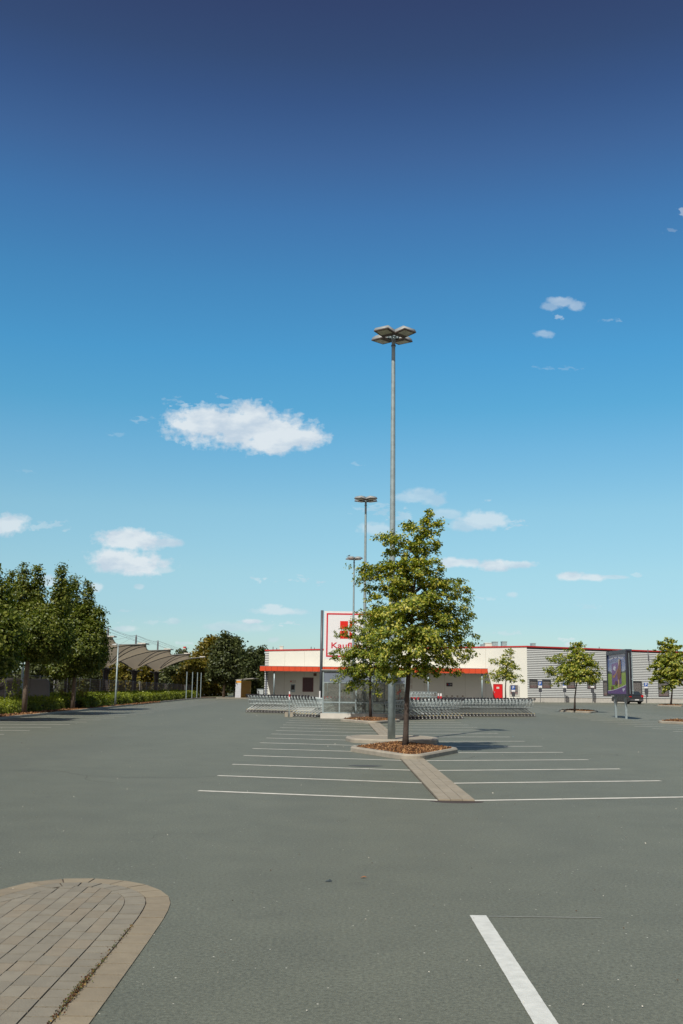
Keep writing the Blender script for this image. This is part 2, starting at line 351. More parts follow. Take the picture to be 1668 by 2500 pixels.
def chips(name, pts, size, parent=None, zf=.5):
    n = len(pts); Nn = rng.normal(size=(n, 3)); Nn[:, 2] = np.abs(Nn[:, 2])*zf+.3
    return leaves(name, pts, Nn, size*rng.uniform(.5, 1.5, n), M_mulch, rng.choice(3, n, p=[.5, .22, .28]), parent, fold=.1, aspect=.45)
def inside(poly, x, y):
    r = False; n = len(poly)
    for i in range(n):
        x1, y1 = poly[i]; x2, y2 = poly[i-1]
        if (y1 > y) != (y2 > y) and x < (x2-x1)*(y-y1)/(y2-y1)+x1: r = not r
    return r
def mulch_island(cx, cy, rx, ry, label, nch, size, weeds=0):
    root = empty('planting_island', (cx, cy, 0), label, 'traffic island')
    poly = rounded([(-rx, 0), (-.15*rx, -ry), (.15*rx, -ry), (rx, 0), (.15*rx, ry), (-.15*rx, ry)], .35)
    k = MB(); kerb_ring(k, poly, .17, .12); k.build('kerb', M_conc, root, smooth=False)
    inn = offset_poly(poly, .165); m = MB(); cen = len(inn)
    vs = [(x, y, .075) for x, y in inn]+[(x*.5, y*.5, .13) for x, y in inn]+[(0, 0, .14)]
    n = cen; fs = [(i, (i+1) % n, n+(i+1) % n, n+i) for i in range(n)]+[(n+i, n+(i+1) % n, 2*n) for i in range(n)]
    m.add(vs, fs).build('mulch_bed', M_soil, root)
    P = []
    while len(P) < nch:
        x, y = rng.uniform(-rx, rx), rng.uniform(-ry, ry)
        if inside(inn, x, y): q = 1-max(abs(x)/rx+abs(y)/ry, 0); P.append((x, y, .085+.05*min(1, q*2)+rng.uniform(0, .02)))
    chips('bark_chips', np.array(P), np.full(nch, size), root)['kind'] = 'stuff'
    return root
I1 = mulch_island(1.80, 25.75, 1.42, 2.8, 'nearest diamond kerb island of bark mulch under the big linden', 7000, .07)
I3 = mulch_island(1.72, 47.1, 1.45, 2.75, 'diamond kerb island of bark mulch before the glazed trolley shelter', 5000, .09)
mulch_island(17.6, 50.6, 1.42, 2.4, 'treeless bark mulch island at the right edge before the billboard', 2500, .1)
mulch_island(17.5, 72.3, 1.45, 2.6, 'low mulch island with young tree left of the advertising board', 2000, .12)
mulch_island(34.9, 104.5, 1.5, 2.6, 'far mulch island with young tree by the ribbed wall', 1500, .15)
# lamp island, all concrete
li = empty('lamp_island', (1.78, 30.5, 0), 'flat raised concrete island around the foot of the nearest lamp', 'traffic island')
pl = rounded([(-1.42, .3), (-1.25, -1.0), (-.5, -1.35), (.5, -1.35), (1.25, -1.0), (1.42, .3), (1.0, 1.4), (-1.0, 1.4)], .3)
k = MB(); kerb_ring(k, pl, .17, .12); k.build('kerb', M_conc, li)
MB().sheet(offset_poly(pl, .165), .108).build('infill', M_pav, li)
# left planting bed kerb and soil
kb = MB()
kx = [(-14.15, 20), (-14.15, 50), (-14.25, 60), (-14.65, 83), (-14.9, 112), (-13.5, 116.5), (-8.8, 117.3)]
for i in range(len(kx)-1):
    a, b = Vector(kx[i]), Vector(kx[i+1]); n_ = max(1, int((b-a).length/1.0))
    d = (b-a).normalized(); q = Vector((-d.y, d.x))
    for j in range(n_):
        p0 = a+(b-a)*j/n_+d*.006; p1 = a+(b-a)*(j+1)/n_-d*.006; h = .10+random.uniform(-.006, .006)
        kb.hexa([(p0.x, p0.y, -.01), (p1.x, p1.y, -.01), (p1.x+q.x*.15, p1.y+q.y*.15, -.01), (p0.x+q.x*.15, p0.y+q.y*.15, -.01),
                 (p0.x, p0.y, h), (p1.x, p1.y, h), (p1.x+q.x*.15, p1.y+q.y*.15, h), (p0.x+q.x*.15, p0.y+q.y*.15, h)])
kb.build('bed_kerb', M_conc)['kind'] = 'structure'
bed = MB(); bed.add([(-14.3, 15, .07), (-14.3, 52, .07), (-14.4, 60, .07), (-14.8, 83, .07), (-15.05, 112, .07), (-13.5, 117, .07), (-8.8, 117.6, .07), (-8.8, 122, .07), (-18.6, 122, .07), (-18.6, 15, .07)], [tuple(reversed(range(10)))])
bed.build('planting_bed', M_soil)['kind'] = 'structure'
n_ = 5000; yy = rng.uniform(28, 85, n_); xx = -14.45-np.abs(rng.normal(0, .5, n_)); ch_ = chips('bark_chips', np.c_[xx, yy, np.full(n_, .085)+rng.uniform(0, .02, n_)], np.full(n_, .10)); tag(ch_, 'orange brown bark chips spread along the left hedge kerb', 'mulch', kind='stuff')
# ------------------------------------------------------------------ near paved island (bottom left)
def near_island():
    root = empty('paved_island', (-2.2, 6.5, 0), 'tan and grey block-paved island tip in the near left corner', 'traffic island')
    O = Vector((-2.2, 6.5))
    edge = [(-1.15, 3.6), (-1.15, 4.4), (-1.15, 5.15), (-1.15, 6.16), (-1.155, 7.0), (-1.165, 7.53), (-1.2, 7.92), (-1.29, 8.2), (-1.47, 8.49), (-1.74, 8.69), (-2.03, 8.75), (-2.33, 8.68), (-2.5, 8.5), (-2.59, 8.22), (-2.8, 7.8), (-3.05, 7.3), (-3.3, 6.6), (-3.45, 5.6), (-3.5, 4.6), (-3.5, 3.6)]
    e = [(x-O.x, y-O.y) for x, y in edge]
    # smooth by chaikin
    for _ in range(2):
        o = [e[0]]
        for a, b in zip(e[:-1], e[1:]): o += [(a[0]*.75+b[0]*.25, a[1]*.75+b[1]*.25), (a[0]*.25+b[0]*.75, a[1]*.25+b[1]*.75)]
        e = o+[e[-1]]
    pts = [Vector(p) for p in e]
    MB().prism(ccw([tuple(p) for p in pts]), -.02, .0015).build('joint_bed', M_joint, root)
    def inset(d):
        out = []
        for i, p in enumerate(pts):
            t = (pts[min(i+1, len(pts)-1)]-pts[max(i-1, 0)]).normalized(); out.append(p+Vector((-t.y, t.x))*d)
        return out
    def course(d0, d1, ln, mats, name, z):
        a = inset(d0); b = inset(d1); mid = inset((d0+d1)/2); cum = [0]
        for i in range(1, len(mid)): cum.append(cum[-1]+(mid[i]-mid[i-1]).length)
        def at(P, s):
            for i in range(1, len(cum)):
                if s <= cum[i]: t = (s-cum[i-1])/max(1e-6, cum[i]-cum[i-1]); return P[i-1].lerp(P[i], t)
            return P[-1]
        m = MB(); s = 0
        while s+ln < cum[-1]:
            l_ = ln*random.uniform(.985, 1.01); g_ = .006; h = z+random.uniform(-.0012, .0012)
            s0, s1 = s+g_, s+l_-g_
            q = [at(a, s0), at(a, s1), at(b, s1), at(b, s0)]
            m.hexa([(p.x, p.y, 0) for p in q]+[(p.x, p.y, h) for p in q]); s += l_
        m.build(name, mats, root)['kind'] = 'stuff'
    course(.0, .175, .235, blockmat('tan kerb block', (.25, .212, .148), (.295, .25, .172)), 'border_block', .006)
    course(.184, .334, .148, M_pav2, 'edge_paver', .008)
    inn = [tuple(p) for p in inset(.340)]
    inn = ccw(inn); n = len(inn)
    # rows of rectangular pavers parallel to the straight right edge
    m = MB(); m2 = MB(); x = -.0
    xr = max(p[0] for p in inn); wd = .112; j = 0
    def clip(poly, box):
        # sutherland-hodgman against concave-ish outline is avoided: clip outline by the box
        x0, x1, y0, y1 = box; P = poly
        for ax, v, sg in ((0, x0, 1), (0, x1, -1), (1, y0, 1), (1, y1, -1)):
            o = []
            for i in range(len(P)):
                a, b = P[i-1], P[i]; ia = (a[ax]-v)*sg >= 0; ib = (b[ax]-v)*sg >= 0
                if ia != ib:
                    t = (v-a[ax])/(b[ax]-a[ax]); o.append((a[0]+(b[0]-a[0])*t, a[1]+(b[1]-a[1])*t))
                if ib: o.append(b)
            P = o
            if not P: return None
        return P
    xa = xr-.002
    while xa > min(p[0] for p in inn):
        yy = -2.9+random.uniform(0, .2)
        while yy < 2.4:
            ln = .20
            gx = random.choice([.002, .003, .006]); P = clip(inn, (xa-wd+gx, xa-.002, yy+.005, yy+ln-.005))
            if P and len(P) > 2:
                ar = abs(sum(P[i-1][0]*P[i][1]-P[i][0]*P[i-1][1] for i in range(len(P))))/2
                if ar > .0012: (m if random.random() < .7 else m2).prism(ccw(P), 0, .008+random.uniform(-.001, .001))
            yy += ln
        xa -= wd; j += 1
    m.build('paver', M_pav2, root)['kind'] = 'stuff'
    m2.build('paver', blockmat('tinted paver', (.235, .205, .15), (.268, .232, .17)), root)['kind'] = 'stuff'
    # moss and straw in the border joint
    nn = 900; ys = rng.choice([0, 1], nn); yv = np.where(ys == 0, rng.normal(-.85, .22, nn), rng.uniform(-2.6, .6, nn)); xv = 1.05-.182+rng.normal(0, .010, nn)
    C = np.c_[xv, yv, .012+np.abs(rng.normal(0, .006, nn))]
    Nn = rng.normal(size=(nn, 3)); leaves('moss', C, Nn, rng.uniform(.005, .014, nn), [mat('moss', (.07, .085, .02), .9, var=.4), mat('straw', (.25, .17, .06), .9), mat('rusty soil', (.09, .035, .015), .9)], rng.choice(3, nn, p=[.35, .2, .45]), root)['kind'] = 'stuff'
near_island()
# small litter
M_leaf_or = mat('dry leaf', (.45, .16, .04), .8)
def litter(name, p, s, m, label, cat):
    o = MB(); o.add([(-s, -s*.4, .003), (0, -s*.5, .012), (s, 0, .006), (.2*s, s*.6, .014), (-s*.7, s*.4, .004)], [(0, 1, 2, 3, 4)]); tag(o.build(name, m, loc=(p.x, p.y, .002)), label, cat)
litter('fallen_leaf', G(888, 2144), .03, M_leaf_or, 'small orange dry leaf lying on the open asphalt', 'leaf')
litter('fallen_leaf', G(803, 2153), .035, M_dark, 'small dark dry leaf left of the orange one', 'leaf')
litter('paper_scrap', G(1253, 1799), .05, mat('blue paper', (.2, .45, .6), .7), 'tiny pale blue scrap on asphalt right of the bay lines', 'litter')
litter('cigarette_end', Vector((-1.33, 5.35, .016)), .018, mat('white paper', (.8, .78, .74), .7), 'white cigarette end in the moss of the near paved island', 'litter')
oil = MB().sheet(ccw([(0+.34*math.cos(a)*(1+.15*math.sin(3*a)), .2*math.sin(a)) for a in [k*math.pi/10 for k in range(20)]]), .003).build('oil_stain', mat('oil stain', (.075, .072, .065), .6, var=.3, scale=12), loc=tuple(G(893, 1870))); tag(oil, kind='structure')
gb = rng.uniform(size=(420, 2)); gy = 4+70*gb[:, 0]**1.6; gx = (gb[:, 1]*2-1)*gy*.42; gn = rng.normal(size=(420, 3)); gn[:, 2] = abs(gn[:, 2])+.6
tag(leaves('grit', np.c_[gx, gy, np.full(420, .006)], gn, rng.uniform(.006, .016, 420)*np.sqrt(gy/8), [mat('pale grit', (.60, .58, .50), .8), mat('brown crumbs', (.10, .07, .045), .9)], rng.choice(2, 420, p=[.6, .4])), 'pale grit and crumbs scattered over the asphalt', 'grit', kind='stuff')
# ------------------------------------------------------------------ trees
LF_lin = [leafmat('linden leaf', (.15, .22, .03), (.34, .40, .055), .45), leafmat('linden bract', (.60, .58, .11), (.80, .73, .19), .5), leafmat('linden leaf dark', (.06, .095, .02), (.12, .16, .032), .4)]
LF_map = [leafmat('maple leaf', (.05, .08, .012), (.11, .145, .022), .35), leafmat('maple leaf light', (.17, .21, .035), (.29, .31, .07), .4)]
LF_yel = [leafmat('yellowing leaf', (.17, .15, .022), (.30, .23, .04), .35), leafmat('yellowing leaf dark', (.08, .085, .016), (.15, .14, .025), .3)]
LF_dk = [leafmat('dark leaf', (.045, .062, .022), (.08, .10, .035), .3), leafmat('dark leaf light', (.09, .11, .04), (.14, .16, .055), .3)]
LF_sh = [leafmat('shrub leaf', (.10, .13, .018), (.20, .24, .03), .4), leafmat('shrub leaf light', (.24, .30, .035), (.38, .43, .06), .4)]
def curve_pts(a, b, sag, k=6):
    a = Vector(a); b = Vector(b); out = []
    for i in range(k+1):
        t = i/k; p = a.lerp(b, t); p.z += sag*4*t*(1-t); out.append(p)
    return out
def linden(root, trunk, tips, profile, nrand, leafs, per, spread=.11, mats=LF_lin, bract=.24, tr=.06, seed=1, lift=.0):
    """trunk: list of points (local); tips: explicit limb ends; profile: [(z,r)] envelope"""
    r = np.random.default_rng(seed); tz = [p[2] for p in trunk]; ztop = tz[-1]
    def onT(z):
        for i in range(1, len(trunk)):
            if z <= tz[i]: t = (z-tz[i-1])/(tz[i]-tz[i-1]); return Vector(trunk[i-1]).lerp(Vector(trunk[i]), t)
        return Vector(trunk[-1])
    zb = profile[0][0]
    nT = len(trunk); MB().tube(trunk, [tr*(1-.88*max(0, (p[2]/ztop))) + (.02 if i == 0 else 0) for i, p in enumerate(trunk)], 10).build('trunk', M_bark, root, smooth=True)
    pz = [p[0] for p in profile]; pr = [p[1] for p in profile]
    limbs = []
    for t in tips:
        t = Vector(t); ax = onT(t.z); t = ax+(t-ax)*.97; d = (t-ax).length; fz = (t.z-zb)/(ztop-zb); z0 = max(zb+.05, min(t.z+(.28-.85*fz)*d, ztop-.12)); limbs.append((onT(z0), t, .13*d+.03, 1.15))
    for i in range(nrand):
        z = zb+(ztop-zb)*(i+.5)/nrand; a = i*2.399+r.normal(0, .3); R = np.interp(z, pz, pr)*r.uniform(.62, 1.02)
        ax = onT(z); t = ax+Vector((math.cos(a)*R, math.sin(a)*R, r.normal(0, .06))); fz = (z-zb)/(ztop-zb); t.z -= .12*R*r.random(); z0 = max(zb+.02, min(z+(.30-.8*fz)*R, ztop-.15)); limbs.append((onT(z0), t, .14*R+.02, 1))
    bm_ = MB(); C = []; Nl = []
    for a, b, sag, wgt in limbs:
        cp_ = curve_pts(a, b, sag); ln = (b-a).length
        bm_.tube(cp_, [max(.004, .022*(1-i/6)*min(1, ln)) for i in range(7)], 4, cap=False)
        nc = max(3, int(ln/.075*leafs))
        for c in range(nc):
            t = .22+.80*((c+r.random())/nc)**.8; t = min(t, 1.03); i = min(5, int(t*6)); p = cp_[i].lerp(cp_[i+1], t*6-i)
            wdt = spread*(.28+1.5*math.sin(min(1, t)*math.pi*.92)*min(1, ln))
            o = Vector((r.normal(0, wdt), r.normal(0, wdt), r.normal(-.02, .055)*(spread/.11))); q = p+o
            cc = np.array(q)+r.normal(0, 1, (per, 3))*np.array([.055, .055, .036])*max(1, spread/.11); C.append(cc)
            n_ = r.normal(0, .5, (per, 3))+np.array([0, 0, .8]); n_[:, :2] += np.array([(q.x-a.x), (q.y-a.y)])*.8; Nl.append(n_)
    bm_.build('branches', M_bark, root)
    C = np.concatenate(C); Nl = np.concatenate(Nl); n = len(C)
    return C, Nl, r
def fin(root, C, Nl, r, size, mats=LF_lin, p=(.46, .28, .26)):
    n = len(C); return leaves('crown', C, Nl, size*r.uniform(.6, 1.35, n), mats, r.choice(len(mats), n, p=p), root)
# hero linden
D1 = 25.7
t1 = empty('linden_tree', (1.83, D1, .1), 'tall flowering linden with yellow bracts on the nearest mulch island', 'tree')
def loc1(x, y, dy=0.0): p = A(x, y, D1+dy); return (p.x-1.83, dy, p.z-.1)
trunk1 = [(0, 0, 0), loc1(991, 1790), loc1(994, 1700), loc1(999, 1620), loc1(1004, 1540), loc1(1010, 1450), loc1(1020, 1350), loc1(1036, 1290), loc1(1046, 1256)]
tips1 = [loc1(*q) for q in [(1046, 1246), (1083, 1281), (1070, 1300, .2), (982, 1281), (990, 1290, -.2), (919, 1309), (935, 1322, -.1), (942, 1348, .1), (1074, 1328), (1062, 1345, .3), (1081, 1396), (940, 1380), (1075, 1375, -.3), (955, 1420, -.6),
  (871, 1386, .1), (880, 1402), (866, 1415, -.1), (925, 1386, -.2), (900, 1463), (888, 1440, .1), (1147, 1446), (1130, 1425, .2), (1147, 1469, -.1), (1110, 1430, -.5), (1156, 1507), (1140, 1490, -.3), (1150, 1525, .3), (1159, 1551), (1152, 1575, .2), (1159, 1598), (1145, 1610, -.2), (1127, 1645, -.1), (1112, 1625, -.5),
  (905, 1500, -.2), (893, 1520, .1), (900, 1560), (905, 1600, .3), (930, 1640, .2), (945, 1668, -.2), (985, 1650, -.7), (1040, 1655, -.5), (1075, 1650, .3), (1020, 1600, -1.2), (960, 1560, -1.2), (1060, 1560, -1.2), (1000, 1480, -1.1), (1060, 1460, -.9), (950, 1500, -1.0), (1020, 1400, -.7), (985, 1370, -.5),
  (1090, 1600, -.9), (930, 1610, -.9), (1100, 1520, -.8), (1010, 1330, -.35)]]
prof1 = [(1.9, .7), (2.2, 1.1), (2.8, 1.35), (3.4, 1.15), (4.0, .85), (4.4, .55), (4.8, .38), (5.2, .2), (5.7, .06)]
C, Nl, r = linden(t1, trunk1, tips1, prof1, 56, 1.5, 20, .10, tr=.075, seed=3)
fin(t1, C, Nl, r, .064, p=(.42, .29, .29))
# second linden
D2 = 49.0
D2 = 48.2; b2 = A(905, 1752, D2)
t2 = empty('linden_tree', (b2.x, D2, .1), 'smaller linden in front of the trolley shelter, half behind the tall one', 'tree')
def loc2(x, y, dy=0.0): p = A(x, y, D2+dy); return (p.x-b2.x, dy, p.z-.1)
trunk2 = [(0, 0, 0), loc2(904, 1700), loc2(904, 1640), loc2(906, 1580), loc2(912, 1520), loc2(920, 1480)]
tips2 = [loc2(*q) for q in [(822, 1551), (806, 1598), (815, 1610, .3), (815, 1660), (830, 1640, .2), (851, 1688), (850, 1684, .3), (857, 1513), (880, 1495), (840, 1535, -.2), (835, 1610, -.3), (842, 1600, -.8), (870, 1560, -.9), (870, 1650, -.6), (890, 1600, -1.1), (930, 1650, -.4), (960, 1640), (975, 1600), (985, 1560), (890, 1540, -.8), (845, 1640, -.7), (925, 1700, -.2), (860, 1670, .4)]]
C, Nl, r = linden(t2, trunk2, tips2, [(1.7, 1.1), (2.2, 1.45), (2.8, 1.35), (3.5, .85), (4.4, .5), (5.2, .15)], 46, 1.2, 16, .15, tr=.06, seed=5)
fin(t2, C, Nl, r, .085, p=(.56, .16, .28))
# trees further right
def small_tree(px, py, z0, crown, label, seed, light, leaf, tr=.06, per=9, nr=30, zb=None, D=None):
    b = G(px, py, z0) if D is None else A(px, py, D); D_ = b.y; root = empty('linden_tree', (b.x, D_, 0 if D is not None else z0-.02), label, 'tree', None)
    def lc(x, y, dy=0.0): p = A(x, y, D_+dy); return (p.x-b.x, dy, p.z-root.location.z)
    pts = [lc(*q) for q in crown['tips']]; trunk = [(0, 0, 0)]+[lc(*q) for q in crown['trunk']]
    C, Nl, r = linden(root, trunk, pts, crown['prof'], nr, .75, per*2, .18, tr=tr, seed=seed)
    fin(root, C, Nl, r, leaf, p=light); return root
small_tree(1235, 1700, 0, dict(tips=[(1248, 1588), (1232, 1592), (1260, 1628), (1198, 1613), (1210, 1620, .3), (1190, 1664), (1188, 1652, .3), (1275, 1662), (1262, 1660, -.3), (1240, 1620, -.6), (1225, 1640, -.7), (1250, 1650, -.6), (1215, 1650, -.4)], trunk=[(1234, 1680), (1236, 1650), (1240, 1620), (1245, 1592)], prof=[(2.0, .7), (2.5, 1.0), (3.3, .9), (4.2, .45), (4.8, .15)]),
  'slender young linden standing before the red door', 11, (.45, .32, .23), .12, D=80, nr=20, per=7)
small_tree(1403, 1736, .1, dict(tips=[(1405, 1570), (1425, 1572), (1440, 1600), (1395, 1578), (1345, 1612), (1360, 1603, .2), (1333, 1640), (1345, 1648, .3), (1355, 1672), (1365, 1640, -.8), (1466, 1650), (1462, 1625, -.2), (1455, 1665, .2), (1400, 1640, -1), (1430, 1640, -.9), (1385, 1660, -.8), (1420, 1610, -.6), (1440, 1668, -.4), (1380, 1650, .6)], trunk=[(1404, 1700), (1408, 1670), (1412, 1630), (1412, 1600), (1408, 1575)], prof=[(1.9, 1.1), (2.4, 1.45), (3.2, 1.3), (4.0, .7), (4.9, .3)]),
  'young yellowish linden between the long trolley row and the billboard', 12, (.50, .30, .20), .125, nr=30)
small_tree(1638, 1722, .1, dict(tips=[(1612, 1568), (1625, 1560), (1645, 1565), (1664, 1580), (1585, 1630), (1598, 1620, .3), (1588, 1660), (1600, 1655, -.5), (1615, 1690), (1690, 1640), (1685, 1600), (1695, 1670), (1640, 1650, -1.3), (1620, 1640, -1.2), (1665, 1650, -1.1), (1650, 1610, -1), (1630, 1685, -.6), (1640, 1600, -.8)], trunk=[(1641, 1690), (1642, 1650), (1640, 1610), (1632, 1570)], prof=[(2.1, 1.2), (3.0, 2.0), (4.2, 1.9), (5.4, 1.3), (6.6, .4)]),
  'yellow green young linden at the right edge beyond the billboard', 13, (.52, .28, .20), .16, nr=44, per=12, tr=.09)
# lobed crowns for maples and background trees
def lobed(name, label, cat, base, lobes, nleaf, leaf, mats, p, trunk_r=.14, seed=1, trunk_h=None, group=None, bark=None, up=.5):
    r = np.random.default_rng(seed); root = empty(name, base, label, cat, group)
    zb = min(l[2]-l[5] for l in lobes); th = trunk_h or zb+.8
    b = MB(); b.tube([(0, 0, -.05), (.02, 0, th*.5), (0, .03, th), (0, 0, th+1.2)], [trunk_r*1.15, trunk_r, trunk_r*.85, trunk_r*.4], 10)
    b.build('trunk', bark or M_bark, root, smooth=True)
    bb = MB()
    for l in lobes: bb.tube(curve_pts((0, 0, max(.8, th-.2)), (l[0], l[1], l[2]+l[5]*.5), -.1, 4), [trunk_r*.45, trunk_r*.33, trunk_r*.25, trunk_r*.15, .01], 5, cap=False)
    bb.build('branches', M_bark, root)
    vol = np.array([l[3]*l[4]+l[3]*l[5]+l[4]*l[5] for l in lobes]); vol = vol/vol.sum(); C = []; Nn = []
    for l, v in zip(lobes, vol):
        n = int(nleaf*v)
        # leaf sprays on the lobe's skin, each spray a small fan
        ns = max(4, n//14); d = r.normal(size=(ns, 3)); d /= np.linalg.norm(d, axis=1, keepdims=True)
        rad = np.clip(1-np.abs(r.normal(0, .16, ns)), .3, 1.0)+r.uniform(-.02, .09, ns)
        # pointed tops
        taper = np.where(d[:, 2] > 0, 1-.35*d[:, 2], 1)
        q = d*rad[:, None]*np.array([l[3], l[4], l[5]]); q[:, :2] *= taper[:, None]; q += np.array(l[:3])
        idx = r.integers(0, ns, n); c = q[idx]+r.normal(0, 1, (n, 3))*np.array([1, 1, .55])*leaf*1.1
        nn = d[idx]*.8+r.normal(0, .45, (n, 3))+np.array([0, 0, up]); C.append(c); Nn.append(nn)
    C = np.concatenate(C); Nn = np.concatenate(Nn); n = len(C)
    leaves('crown', C, Nn, leaf*r.uniform(.6, 1.35, n), mats, r.choice(len(mats), n, p=p), root); return root
def maple(D, x, px_lobes, label, seed, nleaf, leaf=.15):
    ls = []
    for (px, py, dyy, rx, rz) in px_lobes:
        p = A(px, py, D+dyy); ls.append((p.x-x, dyy, p.z, rx, rx, rz))
    return lobed('maple_tree', label, 'tree', (x, D, .05), ls, nleaf, leaf, LF_map, (.62, .38), .12, seed, bark=mat('grey brown bark', (.17, .13, .10), .9, var=.25, scale=12))
DA = 50.0; xA = A(60, 1718, DA).x
maple(DA, xA, [(56, 1420, 0, .26, .9), (91, 1418, .3, .22, .85), (150, 1424, -.2, .26, .95), (27, 1440, .2, .28, .9), (91, 1450, .3, .4, .7), (56, 1455, 0, .45, .7), (150, 1460, -.2, .42, .8), (60, 1505, 0, .7, .9), (96, 1505, .2, .6, .9), (78, 1520, 0, 1.0, 1.0), (122, 1530, -.4, .9, 1.0), (30, 1530, .5, .9, 1.0), (95, 1550, -.9, 1.4, 1.0), (40, 1560, -.6, 1.1, .9), (140, 1550, .4, .8, 1.1), (80, 1580, .5, 1.5, .75), (18, 1580, 0, .9, .7), (118, 1590, -.3, 1.0, .65), (148, 1480, .2, .45, .9)],
  'dark green maple with upright leader shoots, pale trunk in the hedge', 21, 52000, .115)
DB = 59.0; xB = A(178, 1718, DB).x
maple(DB, xB, [(178, 1462, 0, .34, 1.35), (213, 1466, .2, .26, 1.15), (213, 1500, .2, .42, .9), (237, 1540, 0, .52, 1.35), (188, 1535, -.3, .8, 1.2), (216, 1560, -.3, .9, 1.2), (165, 1560, .4, .9, 1.2), (195, 1580, -.8, 1.3, 1.1), (240, 1585, .2, .55, .9), (200, 1618, 0, 1.2, .75), (150, 1628, -.3, 1.0, .75), (225, 1605, .1, .8, .7), (180, 1515, .2, .55, 1.0)],
  'dark green maple behind the first, beside the umbrella roofs', 22, 40000, .125)
maple(41.0, -16.2, [(-20, 1440, 0, .4, 1.0), (4, 1480, 0, .5, 1.0), (-20, 1545, -.4, 1.3, 1.2), (-60, 1560, 0, 1.5, 1.3), (-30, 1610, .3, 1.3, .8), (-8, 1560, .3, .75, 1.1), (-70, 1480, 0, 1.2, 1.2)],
  'dark maple crown cut off by the left edge of the picture', 23, 22000, .125)
# background trees
def bgt(px, ytop, ybase_crown, wpx, D, label, mats, p, seed, n, leaf=.3, name='broadleaf_tree', nl=10, trunk_r=.2, bark=None, group='trees behind the fence and umbrella roofs'):
    r = np.random.default_rng(seed); top = A(px, ytop, D); bot = A(px, ybase_crown, D); R = wpx/2/F*D; hh = top.z-bot.z; ls = []
    for i in range(nl):
        t = (i+.3)/nl; z = bot.z+hh*(.12+.80*t); rr = R*math.sqrt(max(.05, 1-(2*(t-.38)/1.3)**2)); a = i*2.4+r.random()
        s = R*r.uniform(.34, .5)*(1-.35*t); q = max(0, rr-s*.8); ls.append((math.cos(a)*q, math.sin(a)*q, z-s*.3, s, s, s*r.uniform(.9, 1.3)))
    ls.append((0, 0, bot.z+hh*.42, R*.62, R*.62, hh*.42)); ls.append((0, 0, top.z-hh*.13, R*.25, R*.25, hh*.14))
    return lobed(name, label, 'tree', (top.x, D, 0), ls, n, leaf, mats, p, trunk_r, seed, trunk_h=max(1.2, bot.z+.5), group=group, bark=bark)
bgt(551, 1548, 1668, 78, 119, 'dark green tree with a pale slim trunk just left of the yellow locker', LF_dk, (.6, .4), 31, 9000, .30, bark=M_barkp, trunk_r=.14, nl=14, group=None)
bgt(512, 1553, 1690, 100, 138, 'yellow turning tree left of the dark tree by the locker', LF_yel, (.65, .35), 32, 11000, .34, nl=14, group=None)
bgt(578, 1557, 1690, 66, 134, 'dark green tree directly behind the yellow parcel locker', LF_dk, (.6, .4), 33, 8000, .32, group=None)
bgt(612, 1583, 1695, 62, 140, 'dark tree close to the left corner of the supermarket', LF_dk, (.75, .25), 34, 8000, .32, group=None)
bgt(640, 1581, 1698, 50, 146, 'dark tree partly hidden behind the left corner of the supermarket', LF_dk, (.75, .25), 35, 6000, .32, group=None)
bgt(470, 1612, 1694, 90, 134, 'low olive green tree under the tip of the last umbrella roof', LF_yel, (.35, .65), 36, 8000, .32, group=None)
for i, (px, yt, wv, D_, mt) in enumerate([(425, 1606, 78, 150, LF_dk), (375, 1600, 80, 152, LF_yel), (318, 1596, 84, 150, LF_yel), (262, 1600, 80, 152, LF_yel), (210, 1598, 80, 150, LF_dk), (150, 1600, 84, 150, LF_dk), (90, 1600, 84, 150, LF_dk), (30, 1600, 84, 150, LF_dk), (-35, 1600, 84, 150, LF_dk)]):
    bgt(px, yt+8, 1705, wv, D_, 'bushy green tree in the row seen under the umbrella roofs', mt, (.4, .6), 40+i, 6500, .34, nl=8)
for i, px in enumerate([660, 700, 745]): pass
